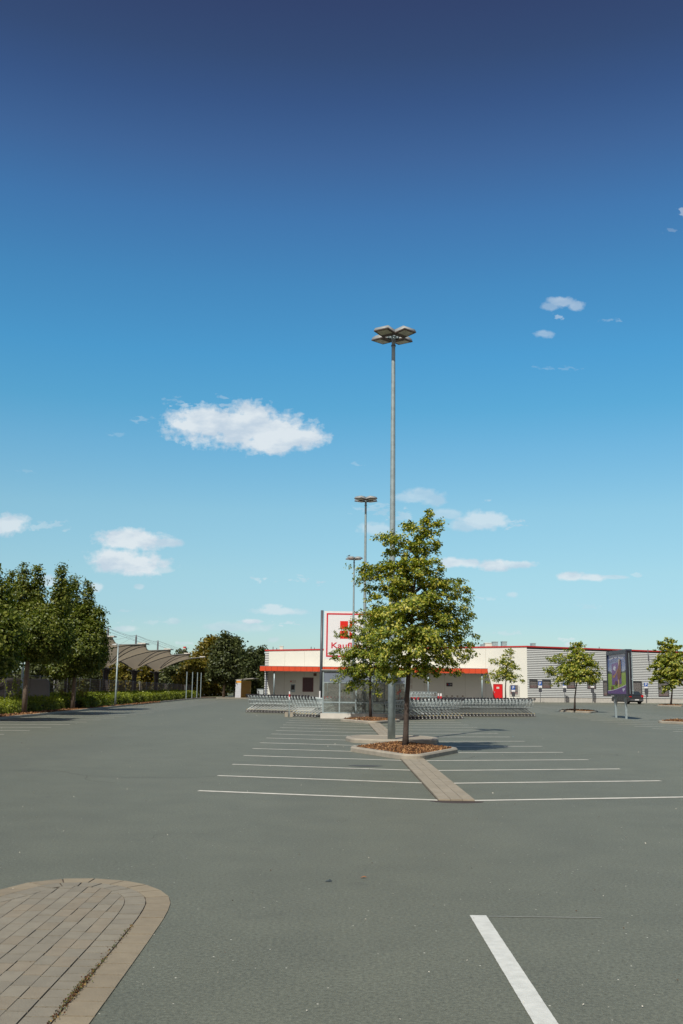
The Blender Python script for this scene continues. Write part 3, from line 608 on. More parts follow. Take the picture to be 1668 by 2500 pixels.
# ------------------------------------------------------------------ hedge along the left bed
def hedge():
    r = np.random.default_rng(77); C = []; Nn = []; 
    core = MB()
    n = 90000; Y = 24+ (r.random(n)**1.35)*92
    kxv = np.interp(Y, [20, 50, 60, 83, 112], [-14.15, -14.15, -14.25, -14.65, -14.9])
    x0 = kxv-.55-.75*(Y < 60); wv = 3.2
    hm = .44+.05*np.sin(Y*.9)+.05*np.sin(Y*2.3+1)+.10*np.clip((Y-57)/6, 0, 1)
    U = r.random(n)
    front = U < .55
    X = np.where(front, x0-np.abs(r.normal(0, .14, n)), x0-r.random(n)*wv)
    bulge = .12*np.sin(Y*1.7)+.1*np.sin(Y*4.1)
    zz = np.where(front, .08+r.random(n)**.8*hm, hm+.10+r.normal(0, .05, n)+np.clip((x0-X)*.05, 0, .2))
    X = X+bulge*np.where(front, 1, 0)-np.where(front, (zz/hm)**3*.15, 0)
    s = np.where(Y < 60, .07, .11)
    Cc = np.c_[X, Y, zz]+r.normal(0, .03, (n, 3)); nn = np.where(front[:, None], np.array([.9, -.5, .5]), np.array([0.1, -.2, 1.0]))+r.normal(0, .5, (n, 3))
    patch = (np.sin(Y*.7+X*1.3)+np.sin(Y*2.1)+r.normal(0, .8, n)) > .9
    root = empty('hedge', (-16, 60, 0), 'low trimmed green hedge filling the planting bed on the left', 'hedge')
    b = MB()
    for i in range(46):
        ya = 24+i*2; yb = ya+2; kxa = float(np.interp(ya+1, [20, 50, 60, 83, 112], [-14.15, -14.15, -14.25, -14.65, -14.9]))-.78-(.75 if ya < 60 else 0); h = float(.36+(.08 if ya > 60 else 0)); b.box(kxa-3.0, kxa, ya, yb, .02, h)
    b.build('twiggy_core', mat('dark twigs', (.02, .018, .008), .95, var=.4), root).location = (16, -60, 0)
    o = leaves('foliage', Cc, nn, s*r.uniform(.6, 1.4, n), LF_sh, np.where(patch, 1, 0), root); o.location = (16, -60, 0)
hedge()
def tuft(px, py, z0, hh, label, seed, mt=LF_sh, n=500, D=None, w_=.35):
    r = np.random.default_rng(seed); p = G(px, py, z0) if D is None else A(px, py, D); root = empty('wild_shoots', (p.x, p.y, z0), label, 'plant'); m = MB(); C = []
    for k in range(9):
        e = Vector((r.normal(0, w_), r.normal(0, w_*.6), hh*r.uniform(.6, 1.05))); m.bar((e.x*.3, e.y*.3, 0), e, .006)
        for j in range(n//9): t = r.uniform(.3, 1); C.append(np.array([e.x*(.3+.7*t), e.y*(.3+.7*t), e.z*t])+r.normal(0, .05, 3))
    m.build('stem', M_bark, root); C = np.array(C); leaves('foliage', C, r.normal(size=(len(C), 3))+np.array([0, -.3, .5]), np.full(len(C), .07)*r.uniform(.6, 1.3, len(C)), mt, r.choice(2, len(C)), root)
tuft(48, 1700, .3, 1.5, 'leafy wild shoots poking above the hedge by the first maple', 91, D=52)
tuft(200, 1705, .3, 1.55, 'reddish wild shoots above the hedge right of the second maple', 92, LF_yel, D=62, w_=.7, n=900)
# ------------------------------------------------------------------ fence
def fence():
    X = -18.0; root = empty('mesh_fence', (X, 30, 0), 'grey steel mesh fence with posts behind the long hedge', 'fence'); m = MB()
    Mf = mat('fence steel', (.13, .115, .115), .5); Mp = mat('fence post steel', (.30, .31, .32), .5)
    def top(y): return 2.0-.0075*(y-54)
    ys = [30+3.2*i for i in range(32)]
    for y in ys: MB().box(-.03, .03, -.03, .03, -.1, top(y)+.05).build('post', Mp, root, loc=(0, y-30, 0))
    for i in range(len(ys)-1):
        ya, yb = ys[i]-30, ys[i+1]-30; ta, tb = top(ys[i]), top(ys[i+1])
        for k in range(0, 11):
            f_ = k/10; m.bar((.035, ya, .1+(ta-.1)*f_), (.035, yb, .1+(tb-.1)*f_), .008, 4)
        nv = 22
        for k in range(1, nv): t = k/nv; m.bar((.045, ya+(yb-ya)*t, .05), (.045, ya+(yb-ya)*t, ta+(tb-ta)*t), .0075, 3)
    m.build('mesh_panel', Mf, root)
fence()
# ------------------------------------------------------------------ lamps on tall poles
M_head = mat('lamp housing grey', (.33, .36, .36), .55, .1, var=.1)
M_rim = mat('lamp rim brown', (.10, .075, .065), .6)
M_lens = mat('lamp lens', (.45, .44, .34), .25, var=.25, scale=9)
def tall_lamp(loc, hh, label, rot):
    root = empty('car_park_lamp', loc, label, 'lamp', None, 0)
    MB().tube([(0, 0, 0), (0, 0, 2.5), (0, 0, hh*.5), (0, 0, hh-.45), (0, 0, hh+.05)], [.115, .105, .085, .060, .055], 16).build('pole', M_galv, root, smooth=True)
    MB().tube([(0, 0, hh-.42), (0, 0, hh-.38)], .075, 14).build('collar', M_galvd, root)
    for k in range(4):
        a = R_((52, 128, 232, 308)[k]+rot); e = empty('lamp_head', (0, 0, hh-.12)); e.parent = root; e.rotation_euler = (0, R_(-4), a)
        s = .25; x0 = .20; x1 = x0+2*s*1.08
        h = MB()
        # domed housing: rings shrinking upward
        prof = [(0, 1.0), (.03, .98), (.08, .90), (.125, .76), (.155, .55), (.17, .25)]
        vs = []; n = 4; segs = []
        for z, q in prof:
            cx = (x0+x1)/2+(-.05 if z > .1 else 0)
            P = [(cx-(x1-x0)/2*q, -s*q), (cx+(x1-x0)/2*q, -s*q), (cx+(x1-x0)/2*q, s*q), (cx-(x1-x0)/2*q, s*q)]
            vs += [(x, y, z) for x, y in P]
        fs = [(r_*4+i, r_*4+(i+1) % 4, (r_+1)*4+(i+1) % 4, (r_+1)*4+i) for r_ in range(len(prof)-1) for i in range(4)]+[(20, 21, 22, 23)]
        h.add(vs, fs); h.build('housing', M_head, e, smooth=True)
        b = MB(); b.box(x0, x1, -s-.008, s+.008, -.035, -.002); b.build('rim', M_rim, e)
        MB().box(x0+.19, x1-.055, -s+.055, s-.055, -.042, -.036).build('lens', M_lens, e)
        ar = MB(); ar.bar((0, 0, -.02), (x0+.05, 0, .05), .028, 8); ar.box(x0-.04, x0+.03, -.09, .09, .0, .06); ar.cyl((x0+.10, .10, .15), (1, 0, 0), .035, .08, 8); ar.bar((0, -.05, .03), (x0+.06, -.12, .1), .012, 6)
        ar.build('bracket', M_galv, e)
    return root
pL = G(956, 1803, .12)
tall_lamp((pL.x, pL.y, .1), A(963, 822, pL.y).z-.1+.1, 'nearest and tallest looking four-headed lamp behind the big linden', 3)
tall_lamp((A(889, 1230, 56).x+.1, 56, 0), A(889, 1217, 56).z, 'second four-headed lamp, middle one in the line of three', -2)
lampC = tall_lamp((A(862, 1362, 82).x+.1, 82, 0), A(862, 1362, 82).z, 'farthest of the three four-headed car park lamps', 8)
bd = MB(); bd.tube([(-.08, 0, .06), (-.03, 0, .09), (.04, 0, .10), (.08, 0, .13)], [.008, .04, .045, .02], 8); bd.tube([(.07, 0, .12), (.10, 0, .15), (.13, 0, .15)], [.02, .025, .006], 6); bd.tube([(-.08, 0, .07), (-.19, 0, .03)], [.02, .012], 4); bd.bar((0, .01, 0), (0, .01, .07), .006); bd.bar((0, -.01, 0), (0, -.01, .07), .006)
bp_ = A(852, 1355, 81.8); tag(bd.build('bird', mat('dark feathers', (.04, .04, .045), .8), smooth=True, loc=(bp_.x, 81.8, A(862, 1362, 82).z+.06)), 'small dark bird perched on the farthest lamp head', 'bird')
def small_lamp(px, D, hh, label, D_=None):
    p = A(px, 1690, D); root = empty('street_lamp', (p.x, D, 0), label, 'lamp')
    MB().tube([(0, 0, 0), (0, 0, 1.2), (0, 0, hh)], [.07, .055, .045], 12).build('pole', M_galv, root, smooth=True)
    MB().box(-.12, .06, -.06, .06, hh-.05, hh+.06).build('bracket', M_galv, root)
    m = MB(); m.add([(-.42, -.10, hh+.0), (-.1, -.12, hh), (-.1, .12, hh), (-.42, .10, hh), (-.36, -.05, hh+.07), (-.1, -.08, hh+.12), (-.1, .08, hh+.12), (-.36, .05, hh+.07)], [(3, 2, 1, 0), (4, 5, 6, 7), (0, 1, 5, 4), (1, 2, 6, 5), (2, 3, 7, 6), (3, 0, 4, 7)]); m.build('lamp_head', M_head, root)
small_lamp(283, 69, 4.15, 'small single lamp post in the hedge before the umbrella roofs')
small_lamp(52, 54, 5.0, 'steel lamp post beside the pale trunk of the first maple')
# thin poles by the bed
for i, (px, D_, bb) in enumerate([(455, 103, 'leftmost'), (469, 107, 'second'), (481, 111, 'third'), (490, 114.5, 'rightmost')]):
    p = A(px, 1690, D_); hh = A(px, 1640+i*.8, D_).z
    o = MB(); o.tube([(0, 0, 0), (0, 0, hh)], .045, 8); q = o.build('thin_pole', M_galv, loc=(p.x, D_, 0)); tag(q, f'{bb} of four thin grey poles standing behind the hedge end', 'pole', 'thin poles behind the hedge end')
# ------------------------------------------------------------------ membrane umbrella roofs
M_mem = mat('tent membrane', (.70, .655, .57), .7, var=.05, scale=.8)
# translucent cloth
_n = M_mem.node_tree; _b = _n.nodes['Principled BSDF']; _t = _n.nodes.new('ShaderNodeBsdfTranslucent'); _t.inputs[0].default_value = (.72, .67, .58, 1); _m = _n.nodes.new('ShaderNodeMixShader'); _m.inputs[0].default_value = .55
_n.links.new(_b.outputs[0], _m.inputs[1]); _n.links.new(_t.outputs[0], _m.inputs[2]); _n.links.new(_m.outputs[0], _n.nodes['Material Output'].inputs[0])
M_col = mat('dark column steel', (.02, .016, .018), .5)
M_wire = mat('steel cable', (.18, .19, .2), .4, .6)
def umbrella(D, label, XK=-22.15, hx=5.05, hy=7.0, z0=3.05, zc=5.05):
    root = empty('umbrella_roof', (XK, D, 0), label, 'membrane roof', 'membrane umbrella roofs of the station'); n = 24
    MB().tube([(0, 0, 0), (0, 0, 2.3), (0, 0, 2.75), (0, 0, 3.0)], [.27, .26, .34, .62], 14).build('column', M_col, root, smooth=True)
    MB().tube([(0, 0, 2.9), (0, 0, 6.7), (0, 0, 6.95)], [.12, .10, .02], 8).build('mast', M_galvd, root)
    def S(a, b):
        r = max(abs(a), abs(b)); 
        sx = a*hx; sy = b*hy
        e = r**3; inn = 1-.20*e*(1-min(1, (min(abs(a), abs(b))/max(r, 1e-6)))**1.6)
        f = (1-(1-r)**1.9); corner = (min(abs(a), abs(b))/max(r, 1e-6)) if r > 0 else 0
        zz = z0+(zc-z0)*f*(.90+.10*corner**1.5)-.12*e*(1-corner)
        k = .5/max(hx, hy)
        return (sx*inn, sy*inn, zz)
    m = MB(); vs = [S(-1+2*i/n, -1+2*j/n) for i in range(n+1) for j in range(n+1)]
    fs = [(i*(n+1)+j, (i+1)*(n+1)+j, (i+1)*(n+1)+j+1, i*(n+1)+j+1) for i in range(n) for j in range(n)]
    m.add(vs, fs); o = m.build('membrane', M_mem, root, smooth=True); so_ = o.modifiers.new('thickness', 'SOLIDIFY'); so_.thickness = .012
    # ribs seen as dark seams under the cloth
    for ca, cb in ((1, 1), (1, -1), (-1, 1), (-1, -1)):
        for off in (-.09, .09):
            P = []
            for k in range(13):
                t = .12+.88*k/12; a = ca*min(1, t*(1+off)); b = cb*min(1, t*(1-off)); x, y, z = S(a, b); P.append((x, y, z-.05))
            MB().tube(P, .045, 5).build('rib', M_galvd, root)
    for ca, cb in ((1, 1), (1, -1), (-1, 1), (-1, -1)):
        x, y, z = S(ca, cb); MB().bar((0, 0, 6.85), (x, y, z), .010, 3).build('cable', M_wire, root)
        pl_ = MB(); pl_.box(x-.55, x+.15 if ca > 0 else x+.55, y-1.0 if cb > 0 else y-.02, y+.02 if cb > 0 else y+1.0, z+.02, z+.12); pl_.build('corner_plate', M_conc2, root)
    for sx in (1, -1):
        e = [S(sx, -1+2*k/12) for k in range(13)]; MB().tube([(x, y, z+.03) for x, y, z in e], .035, 5).build('edge_cable', M_conc2, root)
    for k in range(4):
        a = k*math.pi/2+.4; MB().cyl((.75*math.cos(a), .75*math.sin(a), 3.03), (0, 0, 1), .13, .12, 8).build('footing_disc', M_conc2, root)
    return root
umbs = []
for i, (D_, lb) in enumerate([(126.2, 'farthest cream umbrella roof, its tip reaching the olive tree'), (112.2, 'second farthest cream umbrella roof on a dark column'), (98.2, 'cream umbrella roof with column just left of small lamp'), (84.2, 'cream umbrella roof partly behind the second maple'), (70.2, 'umbrella roof mostly hidden behind the second maple crown'), (56.2, 'umbrella roof behind the trunk of the first maple')]):
    if i == 0: umbs.append(umbrella(D_, lb))
    else:
        c = copy_tree(umbs[0]); c.location = (-22.15-(1.0 if i == 4 else 0)+(.7 if i == 5 else 0), D_, 0); c['label'] = lb; umbs.append(c)  # last roof is shifted towards the fence to shade the van
for i in range(5):
    a, b = (-22.15, 126.2-14*i, 6.85), (-22.15, 126.2-14*(i+1), 6.85)
    m = MB(); m.tube([Vector(a).lerp(Vector(b), t/6)+Vector((0, 0, -.25*4*(t/6)*(1-t/6))) for t in range(7)], .009, 3); m.build('mast_cable', M_wire)
    o = bpy.context.scene.objects[-1] if False else None
for o in [o for o in sc.objects if o.name.startswith('mast_cable')]:
    tag(o, 'thin steel cable strung between the masts of the umbrella roofs', 'cable', 'cables strung between the roof masts')
# station hall behind the first maples; its shaded interior is painted near-black
sh = empty('station_hall', (-40, 70, 0), 'open hall, interior shade painted dark, with beige fascia behind the first maples', 'building')
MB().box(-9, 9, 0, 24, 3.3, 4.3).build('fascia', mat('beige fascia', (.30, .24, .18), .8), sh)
MB().box(-8.5, 8.5, .6, 23.5, 0, 3.3).build('wall', mat('painted hall shade', (.015, .014, .016), .7), sh)
# ------------------------------------------------------------------ supermarket
M_beige = mat('cream render', (.75, .76, .69), .8, var=.025, scale=.8)
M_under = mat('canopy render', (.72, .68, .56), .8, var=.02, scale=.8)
M_red = mat('red trim', (.50, .03, .03), .45, var=.06)
M_org = mat('orange red fascia', (.66, .075, .022), .45, var=.05, scale=2)
M_slat = mat('white metal slat', (.76, .80, .79), .45, 0, var=.04)
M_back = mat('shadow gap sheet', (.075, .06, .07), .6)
M_win = mat('dark window glass', (.03, .02, .025), .12, spec=.8)
M_winr = mat('window film maroon', (.13, .02, .02), .4, var=.2)
M_grille = mat('white grille', (.55, .55, .54), .5)
Lc = A(645.5, 1705, 124.3); Lc.z = 0; Cc_ = Vector((23.05, 120, 0)); Rc = Vector((23.05+22.2*2.3, 120+10*2.3, 0))
zL, zC, zR = A(645.5, 1586, 124.3).z, A(1287, 1576.5, 120).z, A(1287, 1576.5, 120).z-.1
mk_ = empty('supermarket_building', (8, 122, 0), 'cream and ribbed metal supermarket with orange canopy across the car park', 'building')
mk_off = Vector((8, 122, 0))
class Wall:
    def __init__(s, a, b): s.a = a; s.d = (b-a).normalized(); s.len = (b-a).length; s.n = Vector((s.d.y, -s.d.x, 0))
    def P(s, t, o, z): p = s.a+s.d*t+s.n*o-mk_off; return (p.x, p.y, z)
    def box(s, mb, t0, t1, o0, o1, z0, z1, zt1=None, mi=0, zb1=None):
        z2 = z1 if zt1 is None else zt1; z3 = z0 if zb1 is None else zb1
        return mb.hexa([s.P(t0, o1, z0), s.P(t1, o1, z3), s.P(t1, o0, z3), s.P(t0, o0, z0), s.P(t0, o1, z1), s.P(t1, o1, z2), s.P(t1, o0, z2), s.P(t0, o0, z1)], mi)
    def hit(s, px, py, o=0.0):
        d = ray(px, py); q = s.a+s.n*o; den_ = d.x*s.n.x+d.y*s.n.y; t = (q.x*s.n.x+q.y*s.n.y)/den_; p = Vector((d.x*t, d.y*t, H+d.z*t)); return (p-q).to_2d().dot(s.d.to_2d()), p.z
W1 = Wall(Lc, Cc_); W2 = Wall(Cc_, Rc)
m = MB(); W1.box(m, 0, W1.len, -.4, 0, 0, zL-.16, zC-.16); m.build('front_wall', M_beige, mk_)
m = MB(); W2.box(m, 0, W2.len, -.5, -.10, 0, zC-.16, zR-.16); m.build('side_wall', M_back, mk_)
Bk = [Vector((Rc.x, 175, 0)), Vector((Lc.x, 175, 0))]
m = MB(); poly = [Lc+Vector((.1, .42, 0)), Cc_+Vector((0, .45, 0)), Rc+Vector((0, .5, 0)), Bk[0], Bk[1]+Vector((.1, 0, 0))]
m.prism(ccw([(p.x-mk_off.x, p.y-mk_off.y) for p in poly]), 0, 5.3); m.build('hall_block', M_beige, mk_)
m = MB(); W1.box(m, -.08, W1.len, -.5, .07, zL-.16, zL, zC, zb1=zC-.16); m.build('roof_edge', M_red, mk_)
m = MB(); W2.box(m, .0, W2.len, -.5, .08, zC-.16, zC, zR, zb1=zR-.16); m.build('roof_edge', M_red, mk_)
m = MB(); W2.box(m, 0, W2.len, -.1, .04, 0, .52); m.build('plinth', M_conc2, mk_)
# vertical panel seams on the cream wall
m = MB()
for k in range(1, 13): t = W1.len*k/13; W1.box(m, t-.012, t+.012, 0, .006, 0, zL+(zC-zL)*k/13-.3)
m.build('panel_joint', mat('joint grey', (.45, .43, .36), .8), mk_)
# windows list on ribbed wing: photo boxes
wins = []
for (x0, x1, y0, y1) in [(1293.5, 1311.5, 1662.5, 1679), (1324.5, 1343.5, 1662.5, 1679), (1385, 1403, 1663.5, 1679.5), (1434.5, 1453.5, 1664, 1680.5), (1473, 1490, 1665, 1697.5), (1544.5, 1566.5, 1666, 1698), (1607.5, 1632, 1667, 1699)]:
    t0, z1 = W2.hit(x0, y0); t1, z0 = W2.hit(x1, y1); wins.append((t0, t1, z0, z1))
z = .60; m = MB(); pitch = .212
while z < zR-.25:
    segs = [(0.03, W2.len)]
    for (a, b, c, d) in wins:
        if z+.12 > c-.08 and z < d+.08:
            ns = []
            for s0, s1 in segs:
                if s0 < a-.1 and s1 > b+.1: ns += [(s0, a-.1), (b+.1, s1)]
                else: ns.append((s0, s1))
            segs = ns
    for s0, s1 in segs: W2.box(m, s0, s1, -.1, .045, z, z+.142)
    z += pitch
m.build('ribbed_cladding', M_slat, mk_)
for i, (a, b, c, d) in enumerate(wins):
    f = MB(); W2.box(f, a-.1, b+.1, -.1, .06, c-.1, c-.02); W2.box(f, a-.1, b+.1, -.1, .06, d+.02, d+.1); W2.box(f, a-.1, a-.02, -.1, .06, c-.02, d+.02); W2.box(f, b+.02, b+.1, -.1, .06, c-.02, d+.02)
    fo = f.build('window', M_galvd, mk_)
    p = MB(); W2.box(p, a-.02, b+.02, -.09, -.04, c+.28, d+.02); p.build('pane', M_win, fo)
    p = MB(); W2.box(p, a-.02, b+.02, -.09, -.035, c-.02, c+.28); p.build('film', M_winr, fo)
    g_ = MB(); nv = max(5, int((b-a)/.13)); nh = max(4, int((d-c)/.16))
    for k in range(1, nv): t = a+(b-a)*k/nv; W2.box(g_, t-.009, t+.009, .0, .018, c-.02, d+.02)
    for k in range(1, nh): zz = c+(d-c)*k/nh; W2.box(g_, a-.02, b+.02, .019, .037, zz-.009, zz+.009)
    g_.build('grille', M_grille if i != 5 else M_grille, fo)
# ribbed strip at the left corner, drain pipe
t0, _ = W1.hit(655.5, 1640); m = MB(); z = .15
while z < zL-.3: W1.box(m, -.02, t0, 0, .05, z, z+.118); z += pitch
m.build('ribbed_cladding', M_slat, mk_)
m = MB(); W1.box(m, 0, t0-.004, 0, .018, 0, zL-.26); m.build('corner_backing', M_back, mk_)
p0 = W1.P(t0*.45, .11, 0); MB().tube([p0, (p0[0], p0[1], 3.2)], .07, 8).build('drain_pipe', mat('blue grey pipe', (.12, .15, .22), .5), mk_)
# door
a, z1 = W1.hit(1205.5, 1671); b, _ = W1.hit(1226, 1671)
m = MB(); W1.box(m, a, b, 0, .05, .02, z1); dr = m.build('door', mat('signal red door', (.66, .008, .012), .4, var=.05), mk_)
m = MB(); W1.box(m, a-.06, a-.003, 0, .07, .02, z1+.06); W1.box(m, b+.003, b+.06, 0, .07, .02, z1+.06); W1.box(m, a-.003, b+.003, 0, .07, z1+.005, z1+.06); m.build('frame', mat('dark red frame', (.3, .01, .01), .5), dr)
m = MB(); W1.box(m, a+.07, a+.12, .055, .09, 1.0, 1.22); m.build('handle', M_galv, dr)
m = MB(); W1.box(m, a+.33, a+.65, .053, .06, z1-.5, z1-.28); m.build('notice', M_conc2, dr)
# grilled window right of door
a, z1 = W1.hit(1243, 1671.5); b, z0 = W1.hit(1267.5, 1697)
m = MB(); W1.box(m, a+.12, b-.12, 0, .03, z0+.1, z1-.05); fo = m.build('window', M_win, mk_)
m = MB(); W1.box(m, a+.12, b-.12, .031, .04, z0+.1, z0+.36); m.build('film', M_winr, fo)
m = MB()
for k in range(8): zz = z0+(z1-z0)*k/7; W1.box(m, a, b, .14, .165, zz-.012, zz+.012)
for k in range(8): t = a+(b-a)*k/7; W1.box(m, t-.012, t+.012, .166, .185, z0, z1)
m.build('grille', M_grille, fo)
# under the canopy: shuttered window, cash machine, small sign, picture sign
a, z1 = W1.hit(741, 1655.5); b, z0 = W1.hit(763.5, 1687.5); m = MB(); W1.box(m, a, b, 0, .03, z0, z1); fo = m.build('window', mat('maroon shutter', (.075, .035, .04), .5), mk_)
m = MB(); W1.box(m, a-.08, a-.003, 0, .06, z0-.08, z1+.08); W1.box(m, b+.003, b+.08, 0, .06, z0-.08, z1+.08); W1.box(m, a-.003, b+.003, 0, .06, z1+.003, z1+.08); W1.box(m, a-.003, b+.003, 0, .06, z0-.08, z0-.003); m.build('frame', mat('maroon frame', (.16, .06, .06), .5), fo)
a, z1 = W1.hit(708, 1660.5); b, z0 = W1.hit(723, 1667.5); m = MB(); W1.box(m, a, b, 0, .05, z0, z1); sg = m.build('cash_machine_sign', M_conc2, mk_)
m = MB(); W1.box(m, a+.08, a+.22, .053, .057, z0+.12, z1-.08); m.build('emblem', mat('red emblem', (.5, .02, .02), .5), sg)
a, z1 = W1.hit(710.5, 1670); b, z0 = W1.hit(720.5, 1690); m = MB(); W1.box(m, a, b, 0, .06, z0, z1); cm = m.build('cash_machine', M_galv, mk_)
m = MB(); W1.box(m, a+.06, b-.06, .063, .08, z0+.3, z1-.12); m.build('screen', M_dark, cm)
a, z1 = W1.hit(766, 1643.5); b, z0 = W1.hit(773, 1650.5); m = MB(); W1.box(m, a, b, 0, .05, z0, z1); m.build('vent_panel', mat('brown vent', (.16, .08, .06), .6), mk_)
a, z1 = W1.hit(1090, 1666.8); b, z0 = W1.hit(1104.8, 1675.8); m = MB(); W1.box(m, a, b, 0, .05, z0, z1); sg = m.build('picture_sign', mat('black sign board', (.02, .02, .025), .5), mk_)
for k, c in enumerate([(.35, .01, .01), (.12, .15, .35), (.4, .4, .4)]):
    m = MB(); q0 = a+(b-a)*(.1+.28*k); W1.box(m, q0, q0+(b-a)*.2, .053, .058, z0+.14, z1-.12); m.build('pictogram', mat('pictogram %s' % 'red blue grey'.split()[k], c, .5), sg)
for px in (1003.5, 1004): pass
a, z1 = W1.hit(1001, 1660); b, z0 = W1.hit(1007, 1682)
for zz in (z0, z0+.65): m = MB(); W1.box(m, a, b, 0, .03, zz, zz+.5); m.build('notice', M_conc2, mk_)
for (pa, pb) in ((1088, 1093), (1102, 1106), (1115, 1119), (1128, 1132)):
    a, z1 = W1.hit(pa, 1698); b, _ = W1.hit(pb, 1698); m = MB(); W1.box(m, a, b, 0, .02, .5, z1); m.build('hatch', mat('hatch brown', (.30, .25, .19), .7), mk_)
# canopy
cf = 2.85; tR, _ = W1.hit(1191, 1633, cf); tLc = -.05
zc1 = 3.82; zc0 = 3.25
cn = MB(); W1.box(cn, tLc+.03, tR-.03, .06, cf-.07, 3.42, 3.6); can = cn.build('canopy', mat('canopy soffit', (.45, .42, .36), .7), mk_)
m = MB(); t = tLc; pw = .715
while t < tR-.05:
    e = min(t+pw, tR); W1.box(m, t+.012, e-.012, cf-.05, cf, zc0, zc1); t = e
e_ = .02
m2 = []; k_ = 0.0
while k_ < cf-.1: W1.box(m, tR-.05, tR, max(.02, cf-.06-k_-.7), cf-.065-k_, zc0, zc1); k_ += .72
m.build('fascia_panel', M_org, can)
m = MB(); W1.box(m, tLc+.02, tR-.06, cf-.12, cf-.055, zc0+.01, zc1-.01); m.build('fascia_backing', mat('dark fascia back', (.12, .02, .01), .7), can)
m = MB(); W1.box(m, tLc-.01, tR+.015, cf-.14, cf+.015, zc1+.002, zc1+.035); m.build('flashing', M_galv, can)
for px in (1177.5, 1045.8, 914, 800, 669):
    t, _ = W1.hit(px, 1690, cf-.35); q = W1.P(t, cf-.35, 0); MB().tube([q, (q[0], q[1], 3.42)], .095, 10).build('post', M_galv, can, smooth=True)
# roof equipment
for (x0, x1, y0, D_, col) in [(1184, 1204, 1570.5, 132, M_conc2), (1204, 1216, 1567.5, 131, M_galv), (1226.5, 1238, 1567, 131, M_galv), (683, 691, 1578.5, 130, M_conc2), (1299, 1308, 1571.5, 128, M_galv), (1176, 1184, 1574, 132, M_galv)]:
    p = A(x0, y0, D_)-mk_off; q = A(x1, y0, D_)-mk_off; v_ = MB(); v_.box(p.x, q.x, p.y, p.y+1.2, 5.3, p.z); v_.box(p.x-.05, q.x+.05, p.y-.05, p.y+1.25, p.z+.003, p.z+.08)
    v_.build('roof_vent', col, mk_)
for (px, py) in [(667, 1579), (676, 1582), (760, 1579), (768, 1581), (1463, 1579), (1582, 1585)]:
    D_ = 126 if px < 1000 else 127; p = A(px, py, D_)-mk_off; v_ = MB(); v_.tube([(p.x, p.y, 5.2), (p.x, p.y, p.z)], .05, 6); v_.build('roof_pipe', M_galvd, mk_)
# ------------------------------------------------------------------ pylon sign
def pylon():
    D = 97.0; pa = A(783.5, 1690, D); pb = A(921, 1690, D); root = empty('pylon_sign', (pa.x, D, 0), 'tall white pylon sign with red frame on grey poles', 'sign')
    ox = pa.x; zt = A(783.5, 1490, D).z; Mp = mat('slate grey pole', (.085, .10, .115), .45)
    for x in (0, pb.x-pa.x): MB().tube([(x, 0, 0), (x, 0, zt)], .14, 16).build('pole', Mp, root, smooth=True)
    x0 = A(791.5, 1550, D).x-ox; x1 = A(913, 1550, D).x-ox; z1 = A(790, 1492, D).z; z0 = A(790, 1608.5, D).z
    bo = MB().box(x0, x1, -.12, .12, z0, z1).build('sign_board', mat('sign white', (.80, .82, .84), .35, var=.02), root)
    Mr = mat('sign red', (.60, .008, .03), .4, var=.03); Ml = mat('logo red', (.72, .02, .012), .4, var=.03)
    fx0 = A(797, 1550, D).x-ox; fx1 = A(907, 1550, D).x-ox; fz1 = A(797, 1497, D).z; fz0 = A(797, 1603.5, D).z; tk = .14
    m = MB(); m.box(fx0, fx1, -.132, -.123, fz1-tk, fz1); m.box(fx0, fx1, -.132, -.123, fz0, fz0+tk); m.box(fx0, fx0+tk, -.132, -.123, fz0+tk, fz1-tk); m.box(fx1-tk, fx1, -.132, -.123, fz0+tk, fz1-tk); m.build('red_frame', Mr, bo)
    lx = A(830.8, 1516, D).x-ox; s = A(850, 1516, D).x-ox-lx; zt2 = A(831, 1516.3, D).z; gap = .17
    lg = MB(); ya, yb = -.134, -.123
    lg.box(lx, lx+s, ya, yb, zt2-s, zt2); lg.box(lx, lx+s, ya, yb, zt2-2*s-gap, zt2-s-gap)
    def tri(P):
        n = len(P); lg.add([(x, ya, z) for x, z in P]+[(x, yb, z) for x, z in P], [tuple(range(n)), tuple(reversed(range(n, 2*n)))]+[(i, n+i, n+(i+1) % n, (i+1) % n) for i in range(n)])
    rx = lx+s+gap*.9
    tri([(rx, zt2), (rx, zt2-s), (rx+s*.9, zt2)][::1]); 
    tri([(rx, zt2-s-gap), (rx, zt2-2*s-gap), (rx+s*.9, zt2-2*s-gap)])
    lg.build('logo', Ml, bo)
    me = textmesh('Kaufland', .98, .006, .012); me.materials.append(Mr); t_ = link('lettering', me, bo); t_.rotation_euler = (math.pi/2, 0, 0)
    xs = [v.co.x for v in me.vertices]; wd = max(xs)-min(xs); tx0 = A(809, 1577, D).x-ox; tx1 = A(895.5, 1577, D).x-ox; zs = [v.co.y for v in me.vertices]; hgt = max(zs)-min(zs)
    zk1 = A(809, 1569.5, D).z; zk0 = A(809, 1583, D).z
    t_.scale = ((tx1-tx0)/wd, (zk1-zk0)/hgt*1.05, 1); t_.location = ((tx0+tx1)/2, -.13, (zk0+zk1)/2)
pylon()
